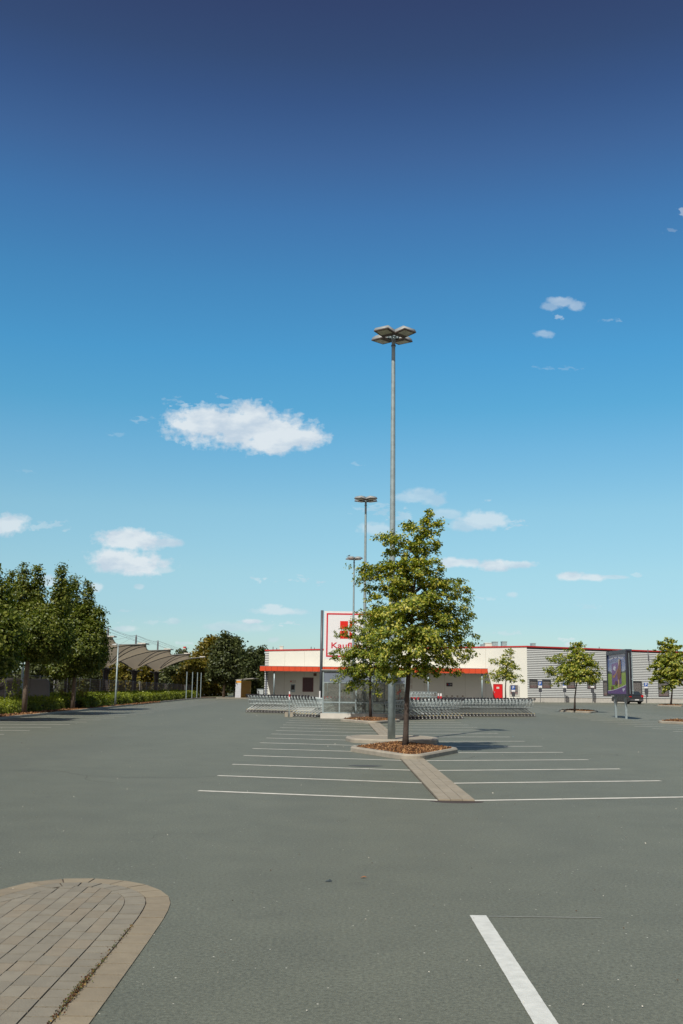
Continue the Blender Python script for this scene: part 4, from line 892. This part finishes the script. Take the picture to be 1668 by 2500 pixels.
# ------------------------------------------------------------------ shopping trolleys
M_cw = mat('trolley wire zinc', (.62, .70, .70), .4, .2, var=.12, scale=4)
M_cf = mat('trolley frame zinc', (.30, .33, .32), .4, .2, var=.1, scale=4)
M_seat = mat('trolley seat plastic', (.50, .58, .60), .5)
M_hr = mat('red handle', (.55, .02, .03), .45)
M_hd = mat('dark handle', (.02, .018, .022), .45)
M_wh = mat('wheel rubber', (.035, .03, .03), .7)
M_whc = mat('wheel hub', (.5, .52, .52), .5)
M_yel = mat('yellow corner guard', (.50, .36, .08), .5)
def make_trolley():
    r = empty('shopping_trolley', (0, 0, 0), None, 'shopping trolley')
    b = MB(); w0, w1 = .27, .22   # half widths at rear and nose; nose = +x
    def q(x, y, z): return (x, y, z)
    RT = [(-.42, .96), (.48, .86)]; RB = [(-.36, .50), (.42, .62)]
    def top(t, s): return (-.42+.90*t, s*(w0+(w1-w0)*t), .96-.10*t)
    def bot(t, s): return (-.34+.76*t, s*(w0-.04+(w1-w0)*t), .50+.12*t)
    for s in (-1, 1):
        for f in (0, .5, 1):
            a = [Vector(top(t, s)).lerp(Vector(bot(t, s)), f) for t in (0, 1)]; b.bar(a[0], a[1], .013 if f in (0, 1) else .007, 3 if f not in (0, 1) else 4)
        for k in range(9): t = k/8; b.bar(top(t, s), bot(t, s), .006, 3)
    for k in range(8):
        f = -1+2*k/7; b.bar((bot(0, 1)[0], f*bot(0, 1)[1], .50), (bot(1, 1)[0], f*bot(1, 1)[1], .62), .0058, 3); b.bar((top(1, 1)[0], f*w1, .86), (bot(1, 1)[0], f*bot(1, 1)[1], .62), .0058, 3)
    for f in (0, .33, .66, 1):
        a = Vector(top(1, -1)).lerp(Vector(bot(1, -1)), f); c = Vector(top(1, 1)).lerp(Vector(bot(1, 1)), f); b.bar(a, c, .008 if f in (0, 1) else .004, 4)
    b.build('basket', M_cw, r)
    c = MB()
    for s in (-1, 1):
        c.tube([(-.50, s*.27, .99), (-.40, s*.26, .70), (-.30, s*.25, .50)], .013, 5)
        c.tube([(.26, s*.19, .60), (-.08, s*.23, .38), (-.42, s*.27, .17)], .019, 5)
        c.tube([(-.42, s*.27, .17), (.10, s*.22, .185), (.46, s*.16, .20)], .009, 5)
    c.bar((-.42, -.27, .18), (-.42, .27, .18), .012, 5); c.bar((.46, -.16, .22), (.46, .16, .22), .012, 5); c.bar((-.1, -.23, .34), (-.1, .23, .34), .01, 4)
    c.build('frame', M_cf, r)
    h = MB(); h.cyl((-.52, 0, 1.0), (0, 1, 0), .028, .56, 8); h.box(-.57, -.48, -.10, .10, .97, 1.05); h.tube([(-.52, -.27, 1.0), (-.47, -.27, .90)], .024, 6); h.tube([(-.52, .27, 1.0), (-.47, .27, .90)], .024, 6); h.build('handle', M_hd, r)
    s = MB(); s.add([(-.40, -.2, .95), (-.40, .2, .95), (-.27, .2, .78), (-.27, -.2, .78), (-.39, -.2, .955), (-.39, .2, .955), (-.26, .2, .785), (-.26, -.2, .785)], [(3, 2, 1, 0), (4, 5, 6, 7), (0, 1, 5, 4), (1, 2, 6, 5), (2, 3, 7, 6), (3, 0, 4, 7)]); s.build('child_seat', M_seat, r)
    for (x, y) in ((-.44, .26), (-.44, -.26), (.40, .17), (.40, -.17)):
        k = MB(); k.cyl((x-.03, y, .062), (0, 1, 0), .062, .03, 10, 0); k.cyl((x-.03, y, .062), (0, 1, 0), .03, .034, 8, 1); k.box(x-.03, x+.01, y-.022, y+.022, .12, .18, 1); k.build('wheel', [M_wh, M_whc], r)
    g2 = MB()
    for y in (-.27, .27): g2.box(-.47, -.42, y-.018, y+.018, .165, .195)
    g2.build('corner_guard', M_yel, r)
    return r
T0 = make_trolley(); used = [False]
def trolley(x, y, rz, label, group, red=False):
    if not used[0]: o = T0; used[0] = True
    else: o = copy_tree(T0)
    o.location = (x, y, 0); o.rotation_euler = (0, 0, rz+random.uniform(-.02, .02)); o['label'] = label; o['group'] = group
    if red:
        for ch in o.children:
            if ch.name.startswith('handle'):
                if not hasattr(trolley, 'rm'): trolley.rm = ch.data.copy(); trolley.rm.materials[0] = M_hr
                ch.data = trolley.rm
def row(xa, xb, ya, yb, rz, n, label, group, red=(), first=None, last=None):
    for i in range(n):
        t = i/max(1, n-1); lb = label
        if i == 0 and first: lb = first
        if i == n-1 and last: lb = last
        trolley(xa+(xb-xa)*t+random.uniform(-.012, .012), ya+(yb-ya)*t+random.uniform(-.01, .01), rz, lb, group, red and (i in red))
fz = lambda px, py: G(px, py)
pLa = G(604, 1740); pLb = G(785, 1750); pRa = G(1305, 1749); 
yLf = pLa.y
# left rear line: handles to the left
aL = G(612, 1739.0); bL = G(775, 1743.5)
row(aL.x+.25, bL.x, aL.y+.1, bL.y+.1, 0, 21, 'grey wire trolley nested in the long row left of the shelter', 'trolleys in the long left row', first='leftmost grey wire trolley, its back and handle at the row end')
aF = G(715, 1749); bF = G(782, 1752)
row(aF.x+.35, bF.x+.2, aF.y+.25, bF.y+.25, 0, 9, 'wire trolley of the short front row between post and shelter', 'trolleys in the short left front row')
row(aL.x+.30, bL.x, aL.y+.85, bL.y+.85, 0, 21, 'wire trolley in the hidden second row behind the long left one', 'trolleys in the row behind the long left row')
# inside the shelter, red handles
xs0 = G(788, 1752).x
row(xs0+.55, xs0+1.9, 54.8, 54.9, 0, 8, 'red handled trolley seen through the left panes of the shelter', 'red handled trolleys behind the left panes', red=range(8))
row(xs0+3.55, xs0+4.6, 54.8, 54.8, math.pi, 7, 'red handled trolley seen through panes near the big lamp pole', 'red handled trolleys behind the right panes', red=range(7))
# right front line and right rear line: handles to the right
aR = G(1012, 1757.5); bR = G(1118, 1755)
row(aR.x-1.0, bR.x-.25, aR.y+.2, bR.y+.2, math.pi, 17, 'wire trolley of the front row right of the big linden trunk', 'trolleys in the front right row', last='end trolley of the front right row, shorter row nearer the camera')
aR2 = G(1085, 1749.5); bR2 = G(1300, 1749.5)
row(aR2.x-.8, bR2.x-.35, aR2.y+.15, bR2.y+.15, math.pi, 29, 'wire trolley in the long back row reaching toward the billboard', 'trolleys in the long right back row', last='rightmost wire trolley, alone at the end of the long row')
row(aR2.x-.8, bR2.x-.45, aR2.y+1.0, bR2.y+1.0, math.pi, 29, 'wire trolley in the row just behind the long right back row', 'trolleys in the row behind the long right back row')
row(A(1000, 1700, 112).x, A(1052, 1700, 112).x, 112.5, 112.5, math.pi, 8, 'distant trolley parked under the canopy left of the canopy post', 'trolleys under the canopy')
rail = empty('trolley_rail', (A(1000, 1700, 111).x, 111, 0), 'grey tubular rail in front of trolleys under the canopy', 'railing')
rl_ = MB(); rw = A(1066, 1700, 111).x-A(1000, 1700, 111).x
for zz in (.55, 1.05): MB().bar((0, 0, zz), (rw, 0, zz), .03, 6).build('rail', M_galv, rail)
for k in range(5): MB().bar((rw*k/4, 0, 0), (rw*k/4, 0, 1.12), .03, 6).build('post', M_galv, rail)
# ------------------------------------------------------------------ glazed shelter
def shelter():
    p0 = G(788.5, 1752.5); p1 = G(990, 1758); D = (p0.y+p1.y)/2+.05; x0 = p0.x; wd = A(990, 1750, D).x-x0
    root = empty('trolley_shelter', (x0, D, 0), 'glazed trolley shelter with grey steel posts on a pale concrete plinth', 'shelter')
    hh = A(788, 1637.5, D).z; zp = A(788, 1741, D).z; zr = A(788, 1716, D).z; zt = A(829, 1668, D).z
    MB().box(-.12, wd+.12, -.10, .14, 0, zp).build('plinth', M_conc2, root)
    n = 5; dp = 4.6
    M_gl = bpy.data.materials.new('ringed glass'); M_gl.use_nodes = True; t = M_gl.node_tree; nn = t.nodes; nn.clear(); l = t.links
    tr = nn.new('ShaderNodeBsdfTransparent'); tr.inputs[0].default_value = (.80, .84, .82, 1); gl = nn.new('ShaderNodeBsdfGlossy'); gl.inputs[1].default_value = .12; gl.inputs[0].default_value = (.8, .85, .85, 1); df = nn.new('ShaderNodeBsdfDiffuse'); df.inputs[0].default_value = (.30, .32, .30, 1)
    fr = nn.new('ShaderNodeFresnel'); fr.inputs[0].default_value = 1.5; m1 = nn.new('ShaderNodeMixShader'); l.new(fr.outputs[0], m1.inputs[0]); l.new(tr.outputs[0], m1.inputs[1]); l.new(gl.outputs[0], m1.inputs[2])
    m2_ = nn.new('ShaderNodeMixShader'); l.new(m1.outputs[0], m2_.inputs[1]); l.new(df.outputs[0], m2_.inputs[2])
    # faint rings in each bay, more and less opaque
    tx = nn.new('ShaderNodeTexCoord'); wv = nn.new('ShaderNodeTexWave'); wv.wave_type = 'RINGS'; wv.rings_direction = 'Y'; wv.inputs['Scale'].default_value = 1.1; wv.inputs['Distortion'].default_value = .3; wv.inputs['Detail'].default_value = 1
    mp = nn.new('ShaderNodeMapping'); mp.inputs[1].default_value = (-wd/10, 0, -.98); l.new(tx.outputs['Object'], mp.inputs[0]); l.new(mp.outputs[0], wv.inputs[0])
    rp = nn.new('ShaderNodeMapRange'); rp.inputs[3].default_value = .26; rp.inputs[4].default_value = .36; l.new(wv.outputs['Fac'], rp.inputs[0]); l.new(rp.outputs[0], m2_.inputs[0])
    o = nn.new('ShaderNodeOutputMaterial'); l.new(m2_.outputs[0], o.inputs[0])
    M_tp = mat('frosted blue grey panel', (.20, .24, .30), .4, var=.06, scale=2, alpha=.93)
    bx = [wd*k/n for k in range(n+1)]
    for yy in (0, dp):
        for x in bx: MB().box(x-.035, x+.035, yy-.035, yy+.035, zp if yy == 0 else 0, hh+.02).build('post', M_galv, root)
        for k in range(n):
            a, b = bx[k]+.036, bx[k+1]-.036
            for zz, w_ in ((zp+.0, .05), (zr, .07), (zt, .05), (hh-.06, .05)): MB().box(a, b, yy-.025, yy+.025, zz+.002, zz+w_).build('rail', M_galv, root)
    for k in range(n):
        a, b = bx[k]+.037, bx[k+1]-.037
        e = MB().box(0, b-a, -.006, .006, zp+.055, zt-.002).build('glass_pane', M_gl, root); e.location = (a, 0.0, 0)
        MB().box(a, b, -.008, .008, zt+.053, hh-.062).build('top_panel', M_tp, root)
    MB().box(-.1, wd+.1, -.12, dp+.12, hh+.025, hh+.07).build('roof', mat('roof sheet translucent', (.35, .38, .38), .5), root)
    gf = MB(); gx, gz = A(973, 1690, D).x-x0, A(973, 1690, D).z
    for (a, b) in [((-.10, -.12), (.02, .02)), ((.02, .02), (-.06, .06)), ((0, -.1), (.1, .1)), ((.1, .1), (.12, -.02)), ((.04, .08), (.15, .12)), ((-.1, -.02), (.1, .04)), ((.0, -.15), (-.06, -.05)), ((.1, .1), (.05, .17))]:
        gf.bar((gx+a[0], -.018, gz+a[1]), (gx+b[0], -.018, gz+b[1]), .012, 5)
    gf.build('graffiti', mat('red spray paint', (.60, .10, .07), .6), root)
shelter()
# striped marker posts
M_wht = mat('white paint', (.8, .8, .8), .4); M_rp = mat('red paint', (.6, .02, .03), .4)
def marker(px, py, top, label, D=None, w_=.04, base=True, flat=False):
    p = G(px, py) if D is None else A(px, 1700, D); root = empty('marker_post', (p.x, p.y, 0), label, 'post'); zt = A(px, top, p.y).z
    MB().tube([(0, 0, 0), (0, 0, zt-.42)], .03, 8).build('pole', M_galv, root)
    cols = [M_wht, M_rp, M_wht]
    for k in range(3):
        if flat: MB().box(-w_, w_, -.02, .02, zt-.42+.14*k+.001, zt-.42+.14*(k+1)).build('band', cols[k] if k != 1 else M_rp, root)
        else: MB().tube([(0, 0, zt-.42+.14*k), (0, 0, zt-.42+.14*(k+1)-.001)], w_, 8).build('band', cols[k], root)
    if base: MB().box(-.22, -.05, -.14, .14, 0, .24).build('foot', M_conc, root); MB().box(.05, .2, -.14, .14, 0, .24).build('foot', M_conc, root)
marker(706, 1750, 1688, 'red and white topped post with concrete feet in the left trolley row')
marker(1070.5, 1752, 1692.5, 'red and white post, left one of the pair in the right trolley row', D=53.6, base=False, w_=.035)
marker(1076.5, 1752, 1693, 'red and white flat marker, right one of the pair in the right row', D=53.0, base=False, w_=.05, flat=True)
ww = A(781, 1700, 60); wm = empty('marker_post', (ww.x, 60, 0), 'white topped marker post close to the left side of the shelter', 'post'); MB().tube([(0, 0, 0), (0, 0, .85)], .03, 8).build('pole', M_galv, wm); MB().tube([(0, 0, .851), (0, 0, A(781, 1687, 60).z)], .05, 8).build('band', M_wht, wm)
# ------------------------------------------------------------------ billboard
def billboard():
    X = 15.95; Ya, Yb = 55.8, 60.4; zt, zb = 3.82, 1.30
    pa = A(1532, 1700, Ya); pb = A(1484, 1697, Yb); root = empty('billboard', (pa.x, Ya, 0), 'free standing poster board with purple ice cream advert on two posts', 'billboard')
    dr_ = Vector((pb.x-pa.x, Yb-Ya, 0)); Ln = dr_.length; root.rotation_euler = (0, 0, math.atan2(dr_.y, dr_.x))
    zb = A(1532, 1699, Ya).z; zt = A(1532, 1590, Ya).z
    # local: x along board away from the camera, +y faces left towards the lane
    Mf = mat('board frame black', (.018, .018, .024), .4); Mb_ = mat('board casing dark blue', (.03, .035, .055), .4)
    th = .30
    MB().box(0, Ln, -th+.05, -.05, zb, zt).build('casing', Mf, root)
    f = MB(); fw = .10
    for (y0, y1) in ((-.05, .03), (-th-.03, -th+.05)): f.box(0, Ln, y0, y1, zt-fw, zt+.02); f.box(0, Ln, y0, y1, zb-.02, zb+fw); f.box(0, fw, y0, y1, zb+fw, zt-fw); f.box(Ln-fw, Ln, y0, y1, zb+fw, zt-fw)
    f.build('frame', Mb_, root)
    MB().box(-.02, Ln+.02, -th-.02, .02, zt+.022, zt+.12).build('top_cap', Mb_, root)
    for s in (.25, .6): pass
    e = MB()
    e.tube([(-.06, -th-.0, zb+.1), (-.06, -th, zt-.05)], .028, 8); e.tube([(-.03, -th*.5, zb+.1), (-.03, -th*.5, zt-.1)], .015, 6)
    for k in range(4): e.box(-.09, 0.0, -th-.04, -th+.04, zb+.25+.62*k, zb+.33+.62*k)
    e.build('edge_rail', M_galv, root)
    for d in (1.0, 3.35):
        MB().box(d-.055, d+.055, -th/2-.055, -th/2+.055, 0, zb-.02).build('post', M_galv, root)
    # poster, drawn as thin flat sheets 4 mm apart
    x0, x1, z0, z1 = fw, Ln-fw, zb+fw, zt-fw; Wd, Hh = x1-x0, z1-z0
    def U(u, v): return (x1-u*Wd, z0+v*Hh)   # u to the right as seen from the lane
    po = MB(); y = -.04; po.add([(x1, y, z0), (x1, y, z1), (x0, y, z1), (x0, y, z0)], [(0, 1, 2, 3)]); 
    M_sky = bpy.data.materials.new('poster sky'); M_sky.use_nodes = True; t = M_sky.node_tree; b = t.nodes['Principled BSDF']; b.inputs['Roughness'].default_value = .25
    tx = t.nodes.new('ShaderNodeTexCoord'); sp = t.nodes.new('ShaderNodeSeparateXYZ'); mr = t.nodes.new('ShaderNodeMapRange'); rp = t.nodes.new('ShaderNodeValToRGB')
    mr.inputs[1].default_value = z0; mr.inputs[2].default_value = z1; t.links.new(tx.outputs['Object'], sp.inputs[0]); t.links.new(sp.outputs[2], mr.inputs[0]); t.links.new(mr.outputs[0], rp.inputs[0]); t.links.new(rp.outputs[0], b.inputs['Base Color'])
    rp.color_ramp.elements[0].position = .5; rp.color_ramp.elements[0].color = (.52, .62, .74, 1); rp.color_ramp.elements[1].position = .98; rp.color_ramp.elements[1].color = (.075, .12, .32, 1); e2 = rp.color_ramp.elements.new(.72); e2.color = (.16, .26, .50, 1)
    pr = po.build('poster', M_sky, root)
    lay = [0]
    def shape(name, P, col, m=None):
        lay[0] += 1; yy_ = -.04+.004*lay[0]; mb = MB(); q = [U(*p) for p in P]; mb.add([(x, yy_, z) for x, z in q], [tuple(range(len(q)))]); return mb.build(name, m or mat('print '+name, col, .3, var=.10, scale=9), pr)
    shape('tree_line', [(0, .44), (0, .60), (.06, .57), (.12, .585), (.18, .54), (.3, .53), (.7, .53), (.78, .565), (.86, .555), (.93, .60), (1, .585), (1, .44)], (.06, .10, .09))
    shape('meadow', [(0, 0), (0, .52), (.2, .50), (.5, .515), (.8, .525), (1, .53), (1, 0)], (.27, .42, .05))
    shape('pack', [(.22, .22), (.22, .755), (.62, .80), (.73, .80), (.73, .25)], (.16, .075, .30))
    shape('splash', [(.28, .62), (.33, .67), (.30, .70), (.37, .69), (.42, .74), (.43, .68), (.47, .66), (.42, .63), (.44, .58), (.38, .60), (.34, .56), (.35, .61)], (.65, .68, .80))
    shape('swirl', [(.26, .43), (.30, .39), (.40, .42), (.50, .52), (.56, .62), (.53, .63), (.46, .53), (.36, .47), (.28, .475)], (.40, .20, .10))
    shape('stick', [(.55, .16), (.585, .12), (.62, .16), (.625, .40), (.55, .40)], (.60, .42, .20))
    bar = [(.54, .40), (.58, .355), (.64, .36), (.70, .42), (.735, .55), (.735, .78), (.71, .85), (.67, .87), (.63, .85), (.60, .70), (.55, .60), (.53, .50)]
    shape('chocolate_bar', bar, (.20, .065, .03)); shape('bite', [(.60, .70), (.61, .85), (.65, .875), (.68, .86), (.64, .82), (.645, .76), (.62, .71)], (.70, .60, .42))
    for (u, v) in ((.24, .14), (.45, .27)): shape('chocolate_piece', [(u-.07, v-.03), (u+.0, v-.055), (u+.07, v-.02), (u+.06, v+.05), (u-.03, v+.055)], (.13, .045, .03))
    wave = [(k/12, .065+.16*(k/12)**1.7) for k in range(13)]
    shape('white_wave', [(0, 0)]+[(a, b+.016) for a, b in wave]+[(1, 0)], (.7, .72, .75)); shape('purple_wave', [(0, 0)]+wave+[(1, 0)], (.14, .065, .27))
    shape('small_emblem', [(.82, .07), (.80, .12), (.83, .15), (.87, .13), (.93, .155), (.92, .10), (.88, .09), (.87, .05)], (.65, .68, .8))
    # illegible arched headline strokes
    for k in range(16):
        if k in (5, 9): continue
        u = .12+.05*k; v = .865+.035*math.sin(math.pi*(u-.1)/.8)-.01*(k % 2); shape('headline_stroke', [(u, v), (u+.030, v+.003), (u+.036, v+.040+.008*(k % 3)), (u+.018, v+.03), (u+.004, v+.036)], (.8, .8, .85)); lay[0] -= 1
billboard()
# ------------------------------------------------------------------ parking signs
def psign(px, py_top, D, label, plate=True):
    p = A(px, 1700, D); zt = A(px, py_top, D).z; root = empty('parking_sign', (p.x, D, 0), label, 'sign', 'blue parking signs before the ribbed wall')
    MB().tube([(0, 0, 0), (0, 0, zt)], .035, 8).build('post', M_galvd, root)
    b = MB().box(-.21, .21, -.05, -.036, zt-.46, zt).build('sign_panel', mat('traffic blue', (.01, .10, .42), .4, var=.04), root)
    me = textmesh('P', .42, .002, .008); me.materials.append(M_wht); t_ = link('letter', me, b); t_.rotation_euler = (math.pi/2, 0, 0); t_.location = (0, -.055, zt-.225)
    MB().box(-.21, .21, -.05, -.036, zt-.68, zt-.48).build('info_plate', M_wht, root)
    if plate: MB().box(-.16, .20, .04, .05, zt-1.25, zt-.75).build('back_plate', mat('dark plate', (.05, .055, .07), .5), root)
psign(1253.5, 1674, 117, 'blue parking sign half hidden by the slender tree near the red door')
psign(1319.5, 1664, 119, 'leftmost fully visible blue parking sign on the ribbed wall')
psign(1379, 1664.5, 121, 'blue parking sign half behind the tree left of the billboard')
psign(1447, 1665, 123, 'blue parking sign just left of the billboard')
psign(1578, 1667, 127, 'blue parking sign between the billboard and the far right tree')
o_ = A(1209, 1630, 119.2); 
# ------------------------------------------------------------------ parcel locker kiosk
def locker():
    D = 118.0; p = A(574, 1704, D); root = empty('parcel_locker', (p.x, D, 0), 'grey and yellow parcel locker with a slanted roof near the trees', 'locker'); zt = A(574, 1660.5, D).z; w_ = .66
    root.rotation_euler = (0, 0, R_(-4))
    MB().box(0, w_, 0, .04, .0, zt).build('end_panel', mat('locker pale grey', (.55, .58, .62), .5), root)
    MB().box(.04, w_+.9-.9, -.004, -.001, zt-.30, zt-.08).build('yellow_band', mat('post yellow', (.75, .42, .01), .5), root)
    m = MB()
    for k in range(5): m.box(.16+.08*k, .21+.08*k, -.009, -.005, zt-.22, zt-.14)
    m.build('lettering', M_rp, root)
    # long side turned to the right, seen at a slant
    m = MB(); m.hexa([(w_, .04, 0), (w_+.62, 3.6, 0), (.3, 3.6, 0), (0, .04, 0), (w_, .04, zt-.06), (w_+.62, 3.6, zt-.06), (.3, 3.6, zt-.06), (0, .04, zt-.06)]); m.build('locker_bank', mat('locker yellow', (.55, .30, .02), .5, var=.08), root)
    dd = MB()
    for k in range(1, 9): t = k/9; x = w_+.62*t+.012; y = .04+3.56*t; dd.box(x-.01, x+.01, y-.03, y+.03, .1, zt-.12)
    dd.build('door_gap', M_dark, root)
    r_ = MB(); r_.hexa([(-.05, -.1, zt), (w_+1.3, .9, zt+.22), (w_+1.5, 3.7, zt+.22), (.2, 3.7, zt), (-.05, -.1, zt+.06), (w_+1.3, .9, zt+.28), (w_+1.5, 3.7, zt+.28), (.2, 3.7, zt+.06)]); r_.build('roof', M_conc2, root)
locker()
cb = A(628, 1690, 124); cbx = empty('utility_cabinet', (cb.x, 124, 0), 'pale grey utility cabinet left of the supermarket corner', 'cabinet'); wcb = A(643, 1690, 124).x-cb.x; zcb = A(630, 1683, 124).z
MB().box(0, wcb, 0, .6, .1, zcb).build('body', mat('cabinet grey', (.50, .55, .56), .6), cbx); MB().box(-.03, wcb+.03, -.03, .63, zcb+.002, zcb+.06).build('lid', M_galv, cbx); MB().box(.02, wcb-.02, .02, .58, 0, .1).build('base', M_conc, cbx)
# chimney and tower far off
ch = A(451, 1590, 260); cho = empty('chimney', (ch.x, 260, 0), 'distant white chimney with red top above the umbrella roofs', 'chimney'); zt = A(451, 1582, 260).z; MB().tube([(0, 0, 0), (0, 0, zt)], .4, 10).build('shaft', M_conc2, cho); MB().tube([(0, 0, zt+.002), (0, 0, zt+.35)], .42, 10).build('red_top', M_rp, cho)
bgt(447, 1584, 1640, 26, 255, 'distant tree crown at the foot of the white chimney', LF_dk, (.6, .4), 60, 1500, .6, group=None)
# ------------------------------------------------------------------ cars
def car(root, L_, Wd, prof, glass, paint, col, zsill=.22, wheels=(.78, -.82), wr=.31):
    """body from a side profile; x forward"""
    n = len(prof); m = MB(); hw = Wd/2
    # narrower above the waist
    def ring(f, zz): return None
    vs = []
    for s in (-1, 1):
        for (x, z) in prof: vs.append((x, s*(hw if z < .95 else hw-.13*(z-.95)/.5-.02), z))
    fs = [tuple(range(n)), tuple(reversed(range(n, 2*n)))]+[(i, n+i, n+(i+1) % n, (i+1) % n) for i in range(n)]
    m.add(vs, fs); b = m.build('body', paint, root)
    bv = b.modifiers.new('bevel', 'BEVEL'); bv.width = .04; bv.segments = 2; bv.limit_method = 'ANGLE'
    return b
def build_car():
    p = A(1532, 1714, 117); root = empty('parked_car', (p.x, 117, 0), 'dark parked hatchback seen from behind below the billboard', 'car', None, R_(103))
    Pt = mat('dark car paint', (.045, .05, .055), .25, .3, var=.04); Gl = mat('car glass', (.03, .04, .045), .08, spec=.9)
    pf = [(2.1, .30), (2.12, .60), (1.95, .78), (1.1, .93), (.45, 1.38), (-.3, 1.47), (-1.3, 1.44), (-1.95, .98), (-2.08, .80), (-2.1, .35), (-1.7, .22), (1.7, .22)]
    b = car(root, 4.2, 1.75, pf, None, Pt, None)
    def panel(P, y, name, m): 
        mb = MB(); n = len(P); ys = (y, y+(.012 if y > 0 else -.012)); mb.add([(x, ys[0], z) for x, z in P]+[(x, ys[1]*1.0, z) for x, z in P], [tuple(range(n)), tuple(reversed(range(n, 2*n)))]+[(i, n+i, n+(i+1) % n, (i+1) % n) for i in range(n)]); return mb.build(name, m, root)
    for s in (-1, 1): panel([(.95, .99), (.42, 1.32), (-.3, 1.38), (-1.25, 1.35), (-1.6, 1.02)], s*.80, 'side_window', Gl)
    mb = MB(); mb.add([(-1.40, -.66, 1.40), (-1.40, .66, 1.40), (-1.92, .74, 1.03), (-1.92, -.74, 1.03)], [(0, 1, 2, 3)]); o = mb.build('rear_window', Gl, root); o.location = (-.03, 0, .012)
    mb = MB(); mb.add([(.48, -.66, 1.37), (.48, .66, 1.37), (1.06, .74, .97), (1.06, -.74, .97)], [(3, 2, 1, 0)]); o = mb.build('windscreen', Gl, root); o.location = (.03, 0, .012)
    for y in (-.74, .74): MB().box(-2.12, -1.96, y-.12, y+.12, .80, 1.02).build('tail_light', mat('tail light red', (.6, .01, .015), .25), root)
    for y in (-.66, .66): MB().box(1.98, 2.11, y-.16, y+.16, .62, .76).build('headlight', M_wht, root)
    MB().box(-2.15, -2.08, -.8, .8, .38, .58).build('bumper', mat('bumper grey', (.10, .11, .12), .4), root)
    MB().box(-2.165, -2.151, -.25, .25, .44, .55).build('number_plate', M_wht, root)
    for x in (1.28, -1.28):
        for s in (-1, 1): w_ = MB(); w_.cyl((x, s*.80, .31), (0, 1, 0), .31, .2, 20, 0); w_.cyl((x, s*.81, .31), (0, 1, 0), .19, .21, 14, 1); w_.build('wheel', [M_wh, M_whc], root)
build_car()
def build_van():
    p = A(24, 1697, 60); root = empty('parked_van', (p.x, 60.0, 0), 'white small van, painted shade grey, behind the mesh fence at the left edge', 'van', None, R_(180+36))
    Pt = mat('shade grey van paint', (.26, .24, .24), .3, var=.03); Gl = mat('van glass', (.04, .045, .05), .1, spec=.9)  # white body colour darkened to grey, standing for the shade over the van
    pf = [(2.1, .35), (2.12, .70), (1.9, .92), (1.15, 1.12), (.35, 1.70), (.0, 1.78), (-2.0, 1.78), (-2.12, 1.6), (-2.15, .4), (-1.8, .25), (1.8, .25)]
    car(root, 4.2, 1.75, pf, None, Pt, None)
    for s in (-1, 1):
        y = s*.80; mb = MB(); P = [(1.0, 1.15), (.38, 1.60), (-.15, 1.64), (-.15, 1.15)]; mb.add([(x, y, z) for x, z in P]+[(x, y*1.03, z) for x, z in P], [(0, 1, 2, 3), (7, 6, 5, 4), (0, 4, 5, 1), (1, 5, 6, 2), (2, 6, 7, 3), (3, 7, 4, 0)]); mb.build('side_window', Gl, root)
        MB().box(.78, .98, s*.93-.07, s*.93+.07, 1.12, 1.3).build('mirror', M_dark, root)
    mb = MB(); mb.add([(.38, -.66, 1.70), (.38, .66, 1.70), (1.12, .74, 1.16), (1.12, -.74, 1.16)], [(3, 2, 1, 0)]); o = mb.build('windscreen', Gl, root); o.location = (.03, 0, .012)
    for x in (1.35, -1.35):
        for s in (-1, 1): w_ = MB(); w_.cyl((x, s*.80, .32), (0, 1, 0), .32, .2, 20, 0); w_.cyl((x, s*.81, .32), (0, 1, 0), .19, .21, 14, 1); w_.build('wheel', [M_wh, M_whc], root)
build_van()
